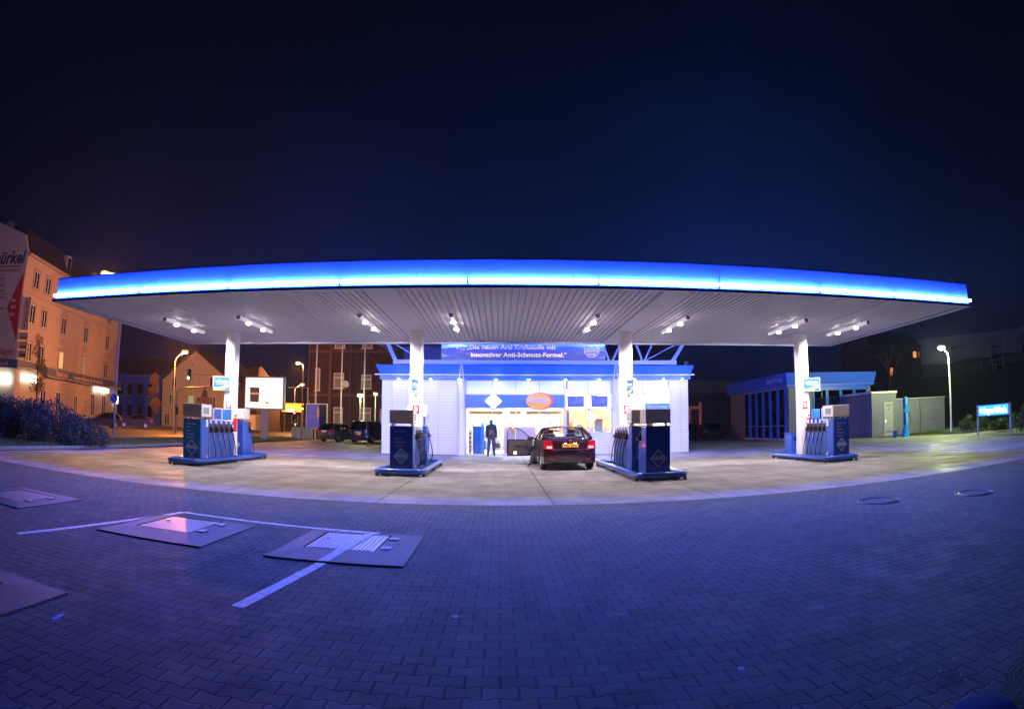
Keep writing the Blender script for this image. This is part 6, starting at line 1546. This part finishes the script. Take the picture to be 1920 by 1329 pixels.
# ================================================================ vegetation
M_leafd = mat('leaf_dark', (.014,.020,.016), .75); M_leafd2 = mat('leaf_dark_light', (.038,.046,.036), .6)
M_leafg = mat('leaf_green', (.05,.11,.025), .6); M_leafg2 = mat('leaf_green_light', (.10,.16,.035), .6)
M_leafa = mat('leaf_autumn', (.34,.20,.05), .7); M_leafa2 = mat('leaf_autumn_dark', (.20,.11,.03), .7)
def blob_sampler(blobs):
    def f(r):
        bx, by, bz, rx, ry, rz = blobs[r.randrange(len(blobs))]
        while True:
            p = Vector((r.gauss(0,1), r.gauss(0,1), r.gauss(0,1))).normalized()*(r.uniform(.3,1)**.45)
            if bz+p.z*rz > .02: return (bx+p.x*rx, by+p.y*ry, bz+p.z*rz)
    return f
def bush(name, label, cat, loc, blobs, n, size, ms, seed, group=None, stems=8):
    t = thing(name, label, cat, loc, 0, group)
    leaves('foliage', ms, t, blob_sampler(blobs), n, size, seed)
    r = random.Random(seed); b = MB()
    for i in range(stems):
        bl_ = blobs[i % len(blobs)]; b.tube([(bl_[0]+r.uniform(-.3,.3), bl_[1]+r.uniform(-.3,.3), 0), (bl_[0]+r.uniform(-.5,.5), bl_[1]+r.uniform(-.4,.4), bl_[2]+bl_[5]*.6)], .025, 5)
    b.obj('stems', M_bark, t)
    return t
r_ = random.Random(11)
# the big hedge at the left: along the verge
hb = []
for i in range(20):
    f = i/19; x = -2.0+f*5.0*1.0; hb.append((-4.6+f*6.6+r_.uniform(-.2,.2), r_.uniform(-.8,1.0)+f*1.6, .80+r_.uniform(-.15,.25)-max(0,f-.75)*1.6, .85, .9, .85-max(0,f-.75)*1.2))
bush('hedge', 'big dark hedge on the verge before the corner building, left of the round blue sign', 'hedge', (-18.3, 16.9, .06), hb, 30000, .052, [M_leafd, M_leafd2], 3, stems=30)
gr = []
for i in range(26): gr.append((i*.38, r_.uniform(-.6,.6), r_.uniform(.15,.62), r_.uniform(.3,.6), r_.uniform(.3,.5), r_.uniform(.2,.42)))
bush('hedge', 'low green hedge behind the car wash sign', 'hedge', (28.2, 24.8, .08), [(a*.95, b_-(a*.35), c, d, e, f) for a, b_, c, d, e, f in gr], 11000, .06, [M_leafg, M_leafg2], 5, stems=10)
bush('bush', 'uneven dark bush right of the white lamp post', 'bush', (28.9, 27.6, .08), [(0,0,.35,.6,.5,.4),(.4,.2,.7,.35,.3,.35),(-.45,-.1,.45,.4,.3,.35),(.9,-.3,.4,.5,.4,.35),(1.4,-.4,.6,.35,.3,.3),(1.8,-.5,.3,.5,.4,.3)], 3600, .05, [M_leafg, M_leafd], 6)
bush('bush', 'tall straggly bush at the right end of the car wash sign', 'bush', (27.3, 21.3, .05), [(0,0,.5,.4,.4,.5),(.1,-.2,1.1,.22,.22,.4),(.4,-.7,.4,.5,.4,.4),(.7,-1.2,.7,.35,.3,.4),(.9,-1.6,.35,.5,.4,.3)], 3200, .05, [M_leafg, M_leafg2], 8)
def tree(label, loc, h0, h1, rad, n, size, ms, seed, group):
    t = thing('tree', label, 'tree', loc, 0, group); r = random.Random(seed)
    b = MB(); b.tube([(0,0,0),(.03,.02,h0),(-.04,.03,(h0+h1)/2),(.02,0,h1*.93)], [.10,.085,.05,.015], 8)
    bl_ = []
    for i in range(16):
        f = r.uniform(.0,1); z = h0+(h1-h0)*f; a = r.uniform(0,6.28); rr = rad*(1.15-.75*f)*r.uniform(.3,.8)
        p = (rr*cos(a), rr*sin(a), z); b.tube([(0,0,z-.5),(p[0]*.6,p[1]*.6,z-.1),p], [.03,.02,.008], 5); bl_.append((*p, rad*.42, rad*.42, rad*.55))
    b.obj('trunk', M_bark, t, True)
    leaves('crown', ms, t, blob_sampler(bl_), n, size, seed)
tree('small thin autumn tree in front of the corner building', (-38.1, 36.5, .1), 2.2, 6.9, .85, 1500, .085, [M_leafa, M_leafa2], 21, 'small autumn trees along the street')
tree('small dense autumn tree before the dark blue house', (-40.6, 60, .1), 2.0, 5.9, .95, 3200, .10, [M_leafa, M_leafa2], 22, 'small autumn trees along the street')
# bare trees at the brick house and behind the car wash
def bare_tree(label, loc, h, seed):
    t = thing('bare_tree', label, 'tree', loc, 0, 'bare dark trees'); r = random.Random(seed); b = MB()
    def grow(p, d, l, w, dep):
        q_ = p+d*l; b.tube([p, (p+q_)/2+Vector((r.uniform(-.05,.05)*l,0,0)), q_], [w, w*.8, w*.6], 5, caps=False)
        if dep:
            for k in range(3 if dep > 1 else 2):
                e = (d+Vector((r.gauss(0,.5), r.gauss(0,.5), r.uniform(-.1,.4)))).normalized(); grow(q_, e, l*r.uniform(.6,.8), w*.6, dep-1)
    grow(Vector((0,0,0)), Vector((0,0,1)), h*.35, .14, 4); b.obj('trunk', M_bark, t)
bare_tree('bare tree rising at the right side of the brick house', (-8.9, 54, 0), 10, 4)
bare_tree('bare tree behind the left end of the car wash hall', (24.0, 58.5, 0), 11, 9)
bare_tree('bare tree on the slope behind the white garages', (37, 47, 0), 9, 14)
# grass: tufts on verge, bed and foreground corner
def grass(name, area, n, h, seed, z=.09, m=(M_leafg, M_leafg2)):
    r = random.Random(seed); vs = []; fs = []; mi = []
    for i in range(n):
        x, y = area(r); hh = h*r.uniform(.4,1.3); a = r.uniform(0,6.28); w = hh*.10; dx, dy = cos(a), sin(a); lx, ly = r.gauss(0,.3)*hh, r.gauss(0,.3)*hh
        o = len(vs); vs += [(x-dx*w,y-dy*w,z),(x+dx*w,y+dy*w,z),(x+lx,y+ly,z+hh)]; fs.append((o,o+1,o+2)); mi.append(i & 1)
    me = bpy.data.meshes.new(name); me.from_pydata(vs, [], fs)
    for k in m: me.materials.append(k)
    me.polygons.foreach_set('material_index', mi)
    o = bpy.data.objects.new(name, me); col.objects.link(o); tag(o, None, None, None, 'stuff'); return o
o = grass('grass', lambda r: (r.uniform(-21,-16.2), r.uniform(12,46)), 16000, .10, 1); tag(o, 'short grass on the verge between forecourt and street', 'grass')
o = grass('grass', lambda r: (28.3+r.random()**1.3*9, r.uniform(23.6,32.5)), 12000, .12, 2, z=.10); tag(o, 'lamp-lit grass in the bed at the right', 'grass')
o = grass('grass', lambda r: (r.uniform(2.8,5), r.uniform(.2,1.85)), 5200, .035, 3, z=.006); tag(o, 'dark grass blades in the bottom right corner', 'grass')
rr_ = random.Random(17); b = MB()
for i in range(26):
    b.sphere((rr_.uniform(2.2,3.6), rr_.uniform(1.4,2.7), .012), rr_.uniform(.006,.016), 6, 4, sz=.6)
o = b.obj('gravel', mat('pebble', (.4,.4,.38), .7)); tag(o, 'loose pale pebbles on the paving in the bottom right corner', 'gravel', None, 'stuff')
# litter and leaf bits on the paving
for i, (x, y, l) in enumerate(((-3.10, 3.05, 'flat blue scrap lying beside the nearest tank cover'), (-.35, 4.35, 'tiny pale scrap on the paving at the centre'), (1.4, 3.05, 'pale leaf-sized scrap on the paving right of centre'))):
    t = thing('litter', l, 'litter', (x, y, .003), rr_.uniform(0,3))
    b = MB(); s_ = (.10,.035,.03)[i]; b.add([(-s_,-.02,0),(s_*.2,-.03,.006),(s_,.0,.002),(.0,.02,.008),(-s_*.7,.015,.003)], [(0,1,2,3,4)]); b.obj('scrap', mat('scrap_blue' if i == 0 else 'scrap_pale', (.05,.10,.6) if i == 0 else (.35,.37,.45), .5), t, fix=False)
# bollards close to the camera
M_boll = mat('bollard_blue', (.006,.03,.12), .8, spec=.08)
def bollard(label, x, y, z, r):
    t = thing('bollard', label, 'bollard', (x, y, 0), 0, 'round blue bollards next to the camera')
    b = MB(); n = 40; prof = [(0,z),(r*.80,z),(r*.93,z-.008),(r,z-.03),(r,0)]
    vs = [(0,0,z)]; fs = []
    for k, (rad, zz) in enumerate(prof[1:]):
        for i in range(n): vs.append((rad*cos(2*pi*i/n), rad*sin(2*pi*i/n), zz))
    for i in range(n): fs.append((0, 1+i, 1+(i+1)%n))
    for k in range(3):
        for i in range(n): fs.append((1+k*n+i, 1+(k+1)*n+i, 1+(k+1)*n+(i+1)%n, 1+k*n+(i+1)%n))
    b.add(vs, fs); b.obj('post', M_boll, t, True)
bollard('blue bollard top at the bottom right corner', 1.142, .88, .75, .104)
bollard('blue bollard top cut off by the bottom left corner', -1.12, .80, .75, .098)
# faded marks on the apron left of the first island
structure_marks = MB()
for (x0, y0, x1, y1) in ((-11.9,13.7,-11.0,13.95),(-11.3,13.55,-10.6,13.75),(-10.9,13.4,-10.1,13.55),(-11.2,14.6,-10.0,14.1),(-10.0,14.1,-9.4,14.6)):
    d = Vector((x1-x0, y1-y0, 0)).normalized(); n = Vector((-d.y, d.x, 0))*.03
    a = Vector((x0,y0,.004)); c = Vector((x1,y1,.004)); structure_marks.quad(a-n, c-n, c+n, a+n)
structure(structure_marks.obj('ground_markings', mat('worn_paint', (.55,.5,.42), .6, var=.5, vscale=20), fix=False))

split_loose()
# ================================================================ night mist
b = MB(); b.box(-405, 405, -205, 605, -1.03, 26)
m_ = bpy.data.materials.new('mist'); m_.use_nodes = True; t_ = m_.node_tree; t_.nodes.clear()
o_ = t_.nodes.new('ShaderNodeOutputMaterial'); v_ = t_.nodes.new('ShaderNodeVolumePrincipled')
v_.inputs['Density'].default_value = .00030; v_.inputs['Anisotropy'].default_value = .6; v_.inputs['Color'].default_value = (.9,.92,1,1)
t_.links.new(v_.outputs[0], o_.inputs['Volume'])
hz_ = b.obj('haze', m_); hz_['kind'] = 'stuff'
